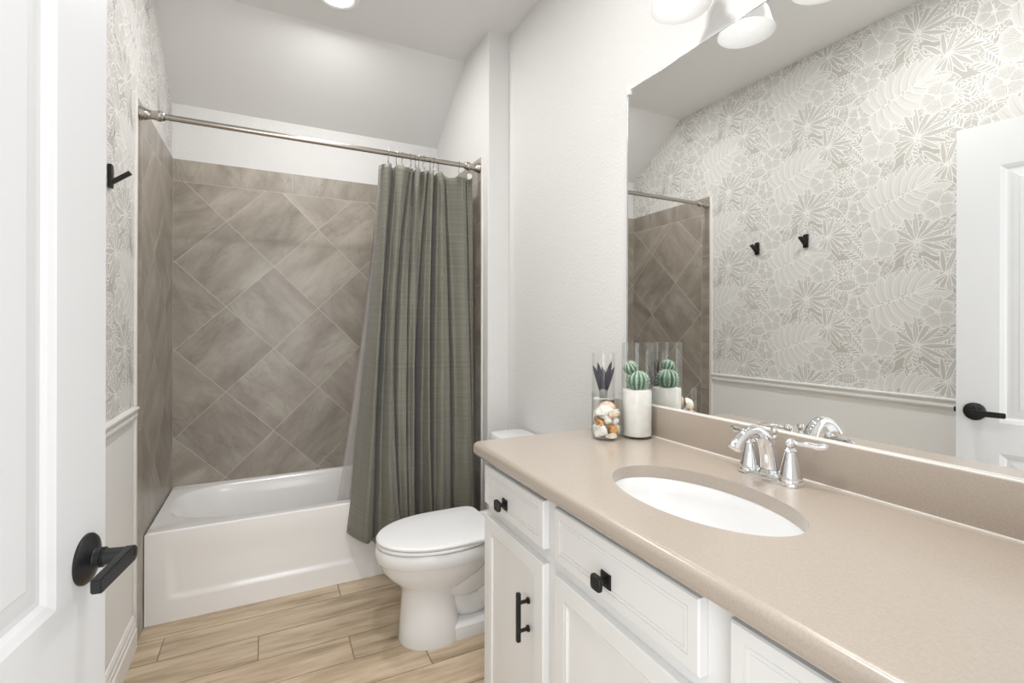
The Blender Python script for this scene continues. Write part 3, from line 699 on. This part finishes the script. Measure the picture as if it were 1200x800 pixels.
cprof = [(.042, 0), (.0424, -.0018), (.0436, -.0018), (.044, -.0006), (.052, -.0010), (.0525, -.0045), (.0545, -.0055), (.055, -.0060), (.09, -.0060)]
def knob(par, y, z):
    m = MB(); m.box((XF + .0028, y - .0145, z - .0145), (XF - .0035 + .0035, y + .0145, z + .0145), .0012)
    m.box((XF - .004, y - .0145, z - .0145), (XF + .003, y + .0145, z + .0145), .0015)
    m.tube([(XF - .002, y, z), (XF - .012, y, z), (XF - .020, y, z)], [.0075, .0055, .0085], 16)
    T = Matrix.Translation((XF - .020, y, z)) @ Matrix.Rotation(R(-90), 4, 'Y')
    q = lambda r, zz: [(p[0], p[1], zz) for p in sup(0, 0, r, r, 4.5, 32)]
    m.loft([q(.012, -.002), q(.0155, .001), q(.0155, .007), q(.014, .009), q(.0115, .009), q(.0105, .0075), q(.006, .0075)], T=T)
    return m.build('knob', 'black', par, label='small square black knob')
def pull(par, y, z0, z1):
    m = MB(); m.box((XF - .034, y - .0055, z0), (XF - .024, y + .0055, z1), .001)
    for z in (z0 + .026, z1 - .026): m.tube([(XF + .001, y, z), (XF - .003, y, z), (XF - .004, y, z), (XF - .020, y, z), (XF - .026, y, z)], [.0085, .0085, .005, .0045, .006], 16)
    return m.build('pull', 'black', par, label='black square bar pull on two posts')
d = front('drawer', 1.030, 1.393, .737, .857, dprof); knob(d, 1.245, .778)
d = front('cabinet_door', 1.030, 1.393, .125, .700, cprof); pull(d, 1.105, .475, .600)
d = front('drawer', .546, .979, .734, .860, dprof); knob(d, .780, .780)
d = front('cabinet_door', .546, .979, .125, .700, cprof); pull(d, .62, .475, .600)
d = front('drawer', .129, .490, .737, .860, dprof); knob(d, .31, .778)
d = front('cabinet_door', .129, .490, .125, .700, cprof); pull(d, .42, .475, .600)

# ------------------------------------------------------------------ countertop with oval cut-out
SX, SY, SA, SB = 1.320, .760, .230, .141
ctop = thing('countertop', 'beige cultured stone countertop on the white vanity, with short backsplash', 'countertop', (1.35, .76, .88))
b = MB(); r = .014; cx0, cx1, cy0, cy1 = 1.058, WALL_X - .001, VY0 - .021, 1.430
rc = .028; core = []      # outline of the flat top (inset by r), with a normal for each vertex
def corner(x, y, a0, a1, n=8):
    for k in range(n + 1): a = R(lerp(a0, a1, k / n)); core.append(((x + (rc - r) * cos(a), y + (rc - r) * sin(a)), (cos(a), sin(a))))
corner(cx0 + rc, cy1 - rc, 180, 90)
core.append(((cx1, cy1 - r), (0, 1))); core.append(((cx1, cy0), (0, 0)));
core.append(((cx0 + r, cy0), (-1, 0)))
hole = [(SX + SB * cos(2 * pi * k / 80), SY + SA * sin(2 * pi * k / 80)) for k in range(80)]
bm = bmesh.new()
v1 = [bm.verts.new((p[0], p[1], ZC)) for p, _ in core]; e1 = [bm.edges.new((v1[i - 1], v1[i])) for i in range(len(v1))]
v2 = [bm.verts.new((x, y, ZC)) for x, y in hole]; e2 = [bm.edges.new((v2[i - 1], v2[i])) for i in range(len(v2))]
bmesh.ops.triangle_fill(bm, use_beauty=True, edges=e1 + e2)
# keep out any faces that filled the hole
bad = [f for f in bm.faces if ((f.calc_center_median().x - SX) / SB) ** 2 + ((f.calc_center_median().y - SY) / SA) ** 2 < .97]
bmesh.ops.delete(bm, geom=bad, context='FACES_ONLY'); bmesh.ops.recalc_face_normals(bm, faces=bm.faces)
b.bm(bm)
rings = []
for k in range(7): a = R(90 * k / 6); rings.append([(p[0] + nn[0] * r * sin(a), p[1] + nn[1] * r * sin(a), ZC - r * (1 - cos(a))) for p, nn in core])
zb_ = ZC - .040
for k in range(7): a = R(90 * k / 6); rings.append([(p[0] + nn[0] * r * cos(a), p[1] + nn[1] * r * cos(a), zb_ + r * (1 - sin(a))) for p, nn in core])
b.loft(rings, smooth=True, cap0=False, cap1=False)
b.loft([[(x, y, ZC) for x, y in hole], [(x, y, ZC - .004) for x, y in hole], [(x, y, ZC - .030) for x, y in hole]], smooth=True, cap0=False, cap1=False)
hb = [(SX + (SB + .03) * cos(2 * pi * k / 80), SY + (SA + .03) * sin(2 * pi * k / 80)) for k in range(80)]
b.loft([[(x, y, ZC - .030) for x, y in hole], [(x, y, ZC - .030) for x, y in hb]], smooth=False, cap0=False, cap1=False)
b.build('slab', 'counter', ctop)
b = MB(); b.box((WALL_X - .0185, cy0, ZC), (WALL_X - .001, 1.428, 1.0234), .002); b.build('backsplash', 'counter', ctop)
b = MB(); b.box((WALL_X - .0175, cy0, 1.0232), (WALL_X - .0055, 1.372, 1.0268), .001); b.build('sheen_strip', 'caulk', ctop)  # white strip painting the sheen on the backsplash top, in the caulk colour
b = MB(); b.box((WALL_X - .0215, cy0, ZC - .001), (WALL_X - .0175, 1.428, ZC + .003), .001); b.build('caulk_line', 'caulk', ctop)

# sink
b = MB()
def sr(a, c, z): return [(SX + c * cos(2 * pi * k / 72), SY + a * sin(2 * pi * k / 72), z) for k in range(72)]
zz = ZC - .0305
b.loft([sr(SA + .022, SB + .022, zz), sr(SA + .001, SB + .001, zz), sr(SA - .003, SB - .003, zz - .006), sr(SA - .010, SB - .008, zz - .035), sr(SA - .028, SB - .020, zz - .075), sr(SA - .065, SB - .045, zz - .11),
        sr(SA - .12, SB - .08, zz - .128), sr(.03, .028, zz - .135), sr(.023, .023, zz - .137)], cap0=False, cap1=True)
sink = thing('sink', 'white oval undermount sink bowl set in the beige countertop', 'sink', (SX, SY, .76))
b.build('bowl', 'sinkp', sink)
b = MB(); b.lathe([(.0005, 0), (.021, 0), (.022, .002), (.020, .004), (.010, .005), (.0005, .005)], (SX, SY, zz - .137), 28); b.build('drain', 'chrome', sink)

# ------------------------------------------------------------------ faucet
FX, FY = 1.565, .762
fau = thing('faucet', 'polished chrome two-handle faucet with arched spout behind the oval sink', 'faucet', (FX, FY, ZC))
b = MB()
def fp(a, c, z, e=4): return [(FX + p[0], FY + p[1], z) for p in sup(0, 0, c, a, e, 64)]
b.loft([fp(.079, .027, ZC), fp(.080, .028, ZC + .002), fp(.079, .027, ZC + .007), fp(.075, .023, ZC + .010), fp(.074, .022, ZC + .014), fp(.070, .018, ZC + .016)]); b.build('base_plate', 'chrome', fau)
for s in (-1, 1):
    by = FY + s * .0525; bx = FX
    b = MB(); b.lathe([(.0265, .004), (.0275, .008), (.0262, .013), (.0248, .015), (.0252, .018), (.0235, .024), (.0215, .034), (.0185, .048), (.0155, .061), (.0135, .070), (.0125, .074), (.0138, .076), (.0138, .079), (.0112, .082), (.0088, .085), (.0005, .086)], (bx, by, ZC), 36)
    hd = b.build('handle', 'chrome', fau)
    b = MB(); zc = ZC + .096
    b.lathe([(.0005, -.0115), (.007, -.0095), (.0105, -.005), (.0118, 0), (.0105, .005), (.007, .0085), (.0035, .0105), (.0005, .0115)], (bx, by, zc), 24)
    dx, dy = (.028, -.066) if s < 0 else (.022, .070)
    L = math.hypot(dx, dy); ux, uy = dx / L, dy / L
    P = [(bx + ux * t, by + uy * t, zc + hz) for t, hz in ((.006, 0), (.014, .0), (.024, .001), (.038, .001), (.054, -.001), (.066, .001), (.074, .001), (.076, .001))]
    b.tube(P, [.0045, .0045, .0058, .0072, .0082, .0080, .0055, .001], 18)
    b.build('lever', 'chrome', hd)
b = MB()      # spout: fat at the foot, arching over the bowl
P = catmull([(FX + .004, FY, ZC + .012), (FX + .002, FY, ZC + .035), (FX - .006, FY, ZC + .070), (FX - .022, FY, ZC + .100), (FX - .050, FY, ZC + .118), (FX - .082, FY, ZC + .116), (FX - .108, FY, ZC + .100), (FX - .122, FY, ZC + .084)], 6)
nP = len(P); b.tube(P, [lerp(.024, .0135, min(1, (k / (nP * .62))) ** .9) if k < nP * .85 else .0135 + .002 * (k - nP * .85) / (nP * .15) for k in range(nP)], 28)
b.lathe([(.029, .010), (.030, .016), (.027, .020), (.0245, .024)], (FX + .004, FY, ZC), 32)
b.build('spout', 'chrome', fau)
b = MB(); b.tube([(FX + .024, FY + .004, ZC + .010), (FX + .024, FY + .004, ZC + .095)], .0032, 12)
b.lathe([(.0035, .088), (.006, .092), (.0055, .098), (.004, .101), (.0075, .106), (.009, .112), (.0075, .118), (.0005, .121)], (FX + .024, FY + .004, ZC), 20); b.build('lift_rod', 'chrome', fau)

# ------------------------------------------------------------------ mirror
MY, MZ = 1.370, 2.136
mir = thing('mirror', 'large frameless wall mirror above the backsplash', 'mirror', (WALL_X, .73, 1.03))
b = MB(); b.box((1.6402, .112, 1.027), (WALL_X - .0004, MY, MZ)); b.build('backing', 'mirror_edge', mir)
b = MB(); rect(b, lambda u, v, w: (1.6400, u, v), .112, MY, 1.027, MZ); b.build('mirror_glass', 'mirror', mir)
b = MB(); b.box((1.6390, MY - .0015, 1.027), (1.6440, MY + .0025, MZ), .0005); b.box((1.6392, .112, MZ - .0005), (1.6440, MY, MZ + .0015), .0003); b.build('polished_edge', 'mirror_edge', mir)
for (y, z) in ((MY - .006, MZ - .004), (.3, MZ)):
    b = MB(); b.box((1.634, y - .010, z - .012), (WALL_X - .0005, y + .010, z + .014), .003)
    b.lathe([(.0005, 0), (.004, 0), (.003, .002), (.0005, .002)], T=Matrix.Translation((1.634, y, z + .004)) @ Matrix.Rotation(R(-90), 4, 'Y'), n=12); b.build('mirror_clip', 'clip', mir)

# ------------------------------------------------------------------ vanity light
LX, LZ = 1.505, 2.178; LY = (.99, .755, .52)
vl = thing('vanity_light', 'three-shade vanity wall light glowing above the mirror', 'wall light', (WALL_X, .755, 2.36))
b = MB(); b.box((WALL_X - .022, .42, 2.335), (WALL_X - .0005, 1.09, 2.425), .006); b.build('back_bar', 'nickel', vl)
for yy in LY:
    b = MB(); b.tube(catmull([(WALL_X - .02, yy, 2.38), (WALL_X - .06, yy, 2.385), (LX + .02, yy, 2.37), (LX, yy, 2.335), (LX, yy, 2.30)], 5), .008, 14); b.lathe([(.0005, .137), (.026, .137), (.030, .120), (.030, .105)], (LX, yy, LZ), 28); arm = b.build('arm', 'nickel', vl)
    b = MB(); pr = [(.028, .120), (.030, .108), (.036, .095), (.050, .078), (.062, .055), (.068, .032), (.074, .012), (.081, .0)]
    b.lathe(pr + [(.0795, .0005)] + [(r_ - .003, z_ + .001) for r_, z_ in pr[::-1][1:]], (LX, yy, LZ), 48); b.build('lamp_shade', 'shade', vl)
    b = MB(); b.lathe([(.0005, .022), (.014, .025), (.024, .034), (.030, .048), (.029, .062), (.020, .078), (.013, .090), (.013, .115)], (LX, yy, LZ), 28); b.build('bulb', 'bulb', vl)
    lamp('bulb_light', 'AREA', (LX, yy, LZ + .021), 1.35, (1, .99, .975), shape='DISK', size=.045, spread=R(140))

# ------------------------------------------------------------------ recessed ceiling light
rl = thing('recessed_light', 'round recessed downlight in the ceiling over the tub front', 'ceiling light', (.774, 2.44, H))
b = MB(); b.lathe([(.100, .002), (.102, -.002), (.098, -.006), (.085, -.008), (.072, -.002), (.070, .001)], (.774, 2.44, H), 48); b.build('trim_ring', 'trim', rl)
b = MB(); b.lathe([(.0005, -.0030), (.071, -.0030)], (.774, 2.44, H), 48); b.build('lens', 'lens', rl)
lamp('downlight', 'AREA', (.774, 2.44, H - .012), 9.5, (1, .995, .985), shape='DISK', size=.14)
# extra downlight out of view, added to brighten the middle of the room
r2 = thing('recessed_light', 'added fill downlight, round and recessed, nearer the doorway', 'ceiling light', (.774, 1.0, H))
b = MB(); b.lathe([(.100, .002), (.102, -.002), (.098, -.006), (.085, -.008), (.072, -.002), (.070, .001)], (.774, 1.0, H), 48); b.build('trim_ring', 'trim', r2)
b = MB(); b.lathe([(.0005, -.0030), (.071, -.0030)], (.774, 1.0, H), 48); b.build('lens', 'lens', r2)
lamp('downlight', 'AREA', (.774, 1.0, H - .012), 15.5, (1, .995, .985), shape='DISK', size=.14)

# ------------------------------------------------------------------ robe hooks
def robe(y, lab):
    h = thing('robe_hook', lab, 'hook', (0.0, y, 1.79), 'black robe hooks on the left wall')
    b = MB(); b.box((.0025, y - .014, 1.750), (.014, y + .014, 1.828), .0025); b.build('back_plate', 'black', h)
    b = MB(); T = Matrix.Translation((.010, y, 1.768)) @ Matrix.Rotation(R(52), 4, 'Y'); b.box((-.005, -.012, -.006), (.005, .012, .066), .002, T=T); b.build('peg', 'black', h)
robe(2.055, 'angular black robe hook on the wallpaper nearest the tub tile')
robe(1.741, 'angular black robe hook on the wallpaper nearer the open door')

# ------------------------------------------------------------------ glass vases and what is in them
def vase(x, y, r_, h, lab, foot=.008):
    b = MB(); z = ZC + .0002; w = .0026
    b.lathe([(.0005, z), (r_ - .002, z), (r_, z + .002), (r_, z + h - .001), (r_ - w / 2, z + h), (r_ - w, z + h - .001), (r_ - w, z + foot), (r_ - w - .003, z + foot - .002), (.0005, z + foot - .002)], (x, y, 0), 64)
    o = b.build('glass_vase', 'glass', base=(x, y, ZC)); tag(o, lab, 'vase', 'clear glass cylinder vases on the countertop'); return o
VC = (1.574, 1.243); VS = (1.471, 1.272); VA = (1.520, 1.352)
vase(*VC, .0505, .312, 'tall clear glass cylinder vase with white sand and a round green cactus')
vase(*VS, .0490, .148, 'short clear glass cylinder vase filled with seashells')
vase(*VA, .0400, .275, 'tall slim glass cylinder holding the dark spiky succulent, behind the shell vase')
def sand(x, y, r_, z1, lab, ph):
    b = MB(); n = 48
    z = ZC + .008
    rg = [[(x + rr_ * cos(2 * pi * j / n), y + rr_ * sin(2 * pi * j / n), zz_ + (.0012 * sin(3 * 2 * pi * j / n + ph) if q else 0)) for j in range(n)] for rr_, zz_, q in ((r_ * .97, z, 0), (r_, z + .003, 0), (r_, z1 - .003, 1), (r_ * .97, z1, 1), (r_ * .5, z1 + .002, 1), (.001, z1 + .001, 0))]
    b.loft(rg); o = b.build('sand', 'salt', base=(x, y, z)); tag(o, lab, 'sand'); o['kind'] = 'stuff'
ZSAND = 1.080
sand(*VC, .0472, ZSAND, 'white sand filling the lower half of the tall cactus vase', .4)
sand(*VA, .0368, 1.040, 'pale sand in the slim vase under the dark succulent', 1.9)

def cactus_mat():
    m, nt, b = nodes('cactus_skin'); L = nt.links
    at = nt.nodes.new('ShaderNodeAttribute'); at.attribute_name = 'tint'
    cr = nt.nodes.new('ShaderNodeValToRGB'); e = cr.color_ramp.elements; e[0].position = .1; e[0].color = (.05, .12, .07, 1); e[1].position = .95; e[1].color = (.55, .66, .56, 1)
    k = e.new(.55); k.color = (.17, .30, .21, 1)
    tc = nt.nodes.new('ShaderNodeTexCoord'); n = nt.nodes.new('ShaderNodeTexNoise'); n.inputs['Scale'].default_value = 160; L.new(tc.outputs['Object'], n.inputs['Vector'])
    ad = nt.nodes.new('ShaderNodeMath'); ad.operation = 'MULTIPLY_ADD'; ad.inputs[1].default_value = .9; L.new(n.outputs[0], ad.inputs[0])
    sb = nt.nodes.new('ShaderNodeMath'); sb.operation = 'SUBTRACT'; sb.inputs[1].default_value = .45; L.new(at.outputs['Fac'], sb.inputs[0]); L.new(sb.outputs[0], ad.inputs[2])
    L.new(ad.outputs[0], cr.inputs[0]); L.new(cr.outputs[0], b.inputs['Base Color']); b.inputs['Roughness'].default_value = .6; return m
M['cactus'] = cactus_mat(); M['spine'] = plain('cactus_spines', (.72, .74, .66), .6)
def cactus_ball(mb, sp, c, r_, ribs, squash=.86, tilt=None):
    n, m = ribs * 6, 18; c = Vector(c); Rm = tilt or Matrix.Identity(3); V = []; F = []; tn = []
    def pt(i, j, ex=0):
        th = pi * (.02 + .96 * i / m); ph = 2 * pi * j / n; rib = abs(cos(ribs * ph / 2)) ** .7
        rad = r_ * (.80 + .20 * rib) + ex; return c + Rm @ Vector((rad * sin(th) ** .9 * cos(ph), rad * sin(th) ** .9 * sin(ph), rad * cos(th) * squash))
    for i in range(m):
        for j in range(n):
            rib = abs(cos(ribs * 2 * pi * (j + .5) / n / 2)); top = max(0, cos(pi * (i + .5) / m))
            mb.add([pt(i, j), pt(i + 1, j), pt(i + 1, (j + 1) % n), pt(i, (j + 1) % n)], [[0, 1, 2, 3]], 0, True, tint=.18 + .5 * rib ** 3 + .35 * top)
    for k in range(ribs):
        j = k * 6
        for i in range(2, m - 3, 2):
            p = pt(i, j); q = (p - c).normalized()
            for s_ in range(4):
                dd = (q + Vector((random.uniform(-.8, .8), random.uniform(-.8, .8), random.uniform(-.5, .8)))).normalized(); sd = dd.orthogonal().normalized() * .0004
                sp.add([p + sd, p - sd, p + dd * .0055], [[0, 1, 2]], 0)
                sd = dd.cross(sd).normalized() * .0004; sp.add([p + sd, p - sd, p + dd * .0055], [[0, 1, 2]], 0)
random.seed(5)
cac = thing('cactus', 'round ribbed green cactus with a smaller ball on top, in the tall vase', 'cactus', (VC[0], VC[1], ZSAND))
vx, vy = .45, -.893      # towards image right / left is -(cos,sin)
lx, ly = -.893, .45
b1, s1 = MB(), MB(); cactus_ball(b1, s1, (VC[0] + .000, VC[1] - .004, ZSAND + .030), .0375, 13); o = b1.build('lower_ball', 'cactus', cac, autosmooth=False); s1.build('spines', 'spine', o)
b1, s1 = MB(), MB(); cactus_ball(b1, s1, (VC[0] - .0165, VC[1] + .012, ZSAND + .071), .0240, 10, .9, Matrix.Rotation(R(-28), 3, 'Y')); o = b1.build('upper_ball', 'cactus', cac, autosmooth=False); s1.build('spines', 'spine', o)

# succulent
M['aloe'] = plain('purple_grey_succulent', (.045, .036, .056), .5, vary=(60, .3))
M['aloe_stem'] = plain('grey_stem', (.30, .29, .28), .6)
suc = thing('succulent', 'dark purple spiky succulent standing in the slim glass cylinder', 'succulent', (VA[0], VA[1], 1.040))
b = MB(); b.lathe([(.0005, 1.040), (.014, 1.040), (.0135, 1.060), (.012, 1.072), (.0005, 1.074)], (VA[0], VA[1], 0), 20); b.build('stem', 'aloe_stem', suc)
for k, (az, lean, L_) in enumerate([(145, 20, .098), (165, 10, .105), (325, 13, .110), (318, 22, .095), (60, 17, .09), (240, 20, .085), (200, 6, .080), (20, 24, .075), (95, 26, .075)]):
    b = MB(); az, lean = R(az), R(lean); out = Vector((cos(az), sin(az), 0)); n = 10; rings = []; view = Vector((.62, .78, -.1))
    sd = (out * sin(lean) + Vector((0, 0, cos(lean)))).cross(view).normalized()
    for i in range(n + 1):
        t = i / n; w = .0122 * (1 - t) ** .75 * (.75 + .9 * t) + .0003; th = w * .45; cc = Vector((VA[0], VA[1], 1.062)) + out * (.003 + L_ * sin(lean) * t * (.7 + .3 * t)) + Vector((0, 0, L_ * cos(lean) * t))
        rings.append([cc + sd * w * cos(a) + view * th * (sin(a) - .35 * cos(a) ** 2) for a in [2 * pi * q / 10 for q in range(10)]])
        if 1 < i < n - 1:
            for sg in (1, -1):
                e = cc + sd * w * sg; b.add([e + Vector((0, 0, .0018)), e - Vector((0, 0, .0018)), e + sd * sg * .0028 + Vector((0, 0, .002))], [[0, 1, 2]])
    b.loft(rings); b.build('leaf', 'aloe', suc)

# ------------------------------------------------------------------ seashells
SH = {'white': (.84, .80, .74), 'cream': (.76, .68, .56), 'orange': (.72, .36, .11), 'pink': (.76, .50, .38), 'brown': (.42, .24, .12), 'tan': (.70, .50, .33), 'grey': (.55, .52, .48)}
for k_, c_ in SH.items(): M['sh_' + k_] = plain(k_ + '_shell', c_, .4, vary=(55, .22))
def scallop(mb, T, s):
    n, m = 44, 8; V = []; F = []
    for i in range(m + 1):
        t = i / m
        for j in range(n + 1):
            a = R(-75 + 150 * j / n); rib = cos(j / n * 2 * pi * 11); rr_ = s * t * (1 + .03 * rib * t) * (1 - .12 * (abs(a) / R(75)) ** 2)
            V.append(T @ Vector((rr_ * sin(a), rr_ * cos(a) - s * .45, s * .34 * sin(pi * min(1, t * .95 + .05)) * cos(a * .9) + .02 * s * rib * t)))
    for i in range(m):
        for j in range(n): a = i * (n + 1) + j; F.append([a, a + 1, a + n + 2, a + n + 1])
    mb.add(V, F, 0, True)
    mb.add([T @ Vector((p[0] * s, p[1] * s - s * .45, .02 * s)) for p in ((-.22, -.02), (.22, -.02), (.16, .14), (-.16, .14))], [[0, 1, 2, 3]])
def spiral(mb, T, s, turns=4.5, taper=.30, hgt=1.0, flare=1.0):
    n, m = int(turns * 18), 12; rings = []
    for i in range(n + 1):
        t = i / n; g_ = math.exp(-2.4 * (1 - t)) ; a = 2 * pi * turns * t
        c = Vector((cos(a) * g_ * s * .27, sin(a) * g_ * s * .27, (-g_ * s * hgt) + s * .55)); tr = g_ * s * .30 * (1 + (.25 * flare if i > n - 9 else 0) + .05 * sin(i * 1.3))
        rad = Vector((cos(a), sin(a), 0)); rings.append([T @ (c + rad * tr * cos(q) + Vector((0, 0, 1.15)) * tr * sin(q)) for q in [2 * pi * k / m for k in range(m)]])
    mb.loft(rings, cap0=True, cap1=True)
def cone(mb, T, s):
    pr = [(.0005, -.55), (.10, -.42), (.20, -.2), (.27, .05), (.30, .22), (.24, .30), (.25, .32), (.16, .38), (.17, .40), (.08, .46), (.0005, .52)]
    mb.lathe([(r_ * s * (1 + .0), z_ * s) for r_, z_ in pr], n=24, T=T)
# (builder, colour, across (image right +), depth towards camera +, height above vase floor, size, rotations, label)
shl = [
 (scallop, 'white', -.020, .028, .022, .034, (80, 0, -35), 'large white scallop shell low at the left of the short vase'),
 (spiral, 'orange', .020, .027, .026, .026, (60, 40, 10), 'orange whelk shell low at the right of the short vase'),
 (cone, 'cream', .014, .033, .007, .030, (0, 90, 20), 'long cream cone shell lying on the floor of the short vase'),
 (spiral, 'cream', -.010, .010, .014, .026, (20, 70, 90), 'cream whelk shell at the bottom middle behind the white scallop'),
 (scallop, 'brown', -.023, .024, .050, .024, (70, 20, 20), 'brown shell wedged left above the large white scallop'),
 (scallop, 'orange', -.014, .032, .046, .018, (60, 0, 60), 'small orange scallop beside the brown shell'),
 (spiral, 'white', .005, .024, .055, .027, (100, 20, 40), 'white whelk shell in the middle of the short vase'),
 (spiral, 'white', .026, .020, .055, .023, (20, 80, 0), 'white snail shell at the right side above the orange whelk'),
 (scallop, 'white', -.006, .020, .084, .030, (55, -10, 15), 'white scallop shell spread over the top of the shell pile'),
 (scallop, 'pink', .004, -.005, .096, .026, (50, 10, -10), 'pinkish scallop shell at the very top of the pile'),
 (spiral, 'pink', .012, .028, .072, .018, (90, 50, 0), 'small pink snail shell right of the middle white whelk'),
 (cone, 'white', -.028, .016, .072, .026, (10, 30, 0), 'white cone shell upright against the left side of the glass'),
 (spiral, 'grey', .024, -.002, .082, .022, (40, 60, 20), 'grey brown snail shell near the top right of the pile'),
 (scallop, 'cream', .022, .024, .078, .019, (75, 0, 30), 'small cream scallop below the grey brown snail'),
 (spiral, 'cream', .000, -.022, .040, .030, (60, 0, 0), 'cream whelk shell at the back of the short vase facing the mirror'),
 (scallop, 'white', .018, -.024, .066, .030, (-70, 10, 10), 'white scallop at the back of the pile facing the mirror'),
 (cone, 'tan', -.020, -.012, .040, .028, (70, 20, 0), 'tan cone shell inside the left back of the pile'),
 (spiral, 'white', -.002, .002, .066, .024, (0, 40, 50), 'white snail shell inside the centre of the pile'),
 (scallop, 'cream', .024, .008, .032, .022, (40, 50, 0), 'cream scallop behind the orange whelk'),
]
ra = Vector((.78, -.62, 0)).normalized(); fa = Vector((-.62, -.78, 0)).normalized()
for fn, colr, u, w, hgt, s, rot, lab in shl:
    u *= 1.0; c = Vector((VS[0], VS[1], ZC + .008)) + ra * u * 1.22 + fa * w * 1.1 + Vector((0, 0, hgt))
    T = Matrix.Translation(c) @ Matrix.Rotation(math.atan2(-.62, .78), 4, 'Z') @ Matrix.Rotation(R(rot[2]), 4, 'Z') @ Matrix.Rotation(R(rot[1]), 4, 'Y') @ Matrix.Rotation(R(rot[0]), 4, 'X')
    b = MB(); fn(b, T, s * 1.3)
    # keep every shell inside the glass
    for i, p in enumerate(b.v):
        dx, dy = p[0] - VS[0], p[1] - VS[1]; l = math.hypot(dx, dy); z_ = max(p[2], ZC + .0085)
        if l > .0452: dx, dy = dx * .0452 / l, dy * .0452 / l
        b.v[i] = (VS[0] + dx, VS[1] + dy, z_)
    o = b.build('seashell', 'sh_' + colr, base=tuple(c)); tag(o, lab, 'seashell', 'seashells in the short glass vase')
    if fn is scallop:
        md = o.modifiers.new('thick', 'SOLIDIFY'); md.thickness = .001
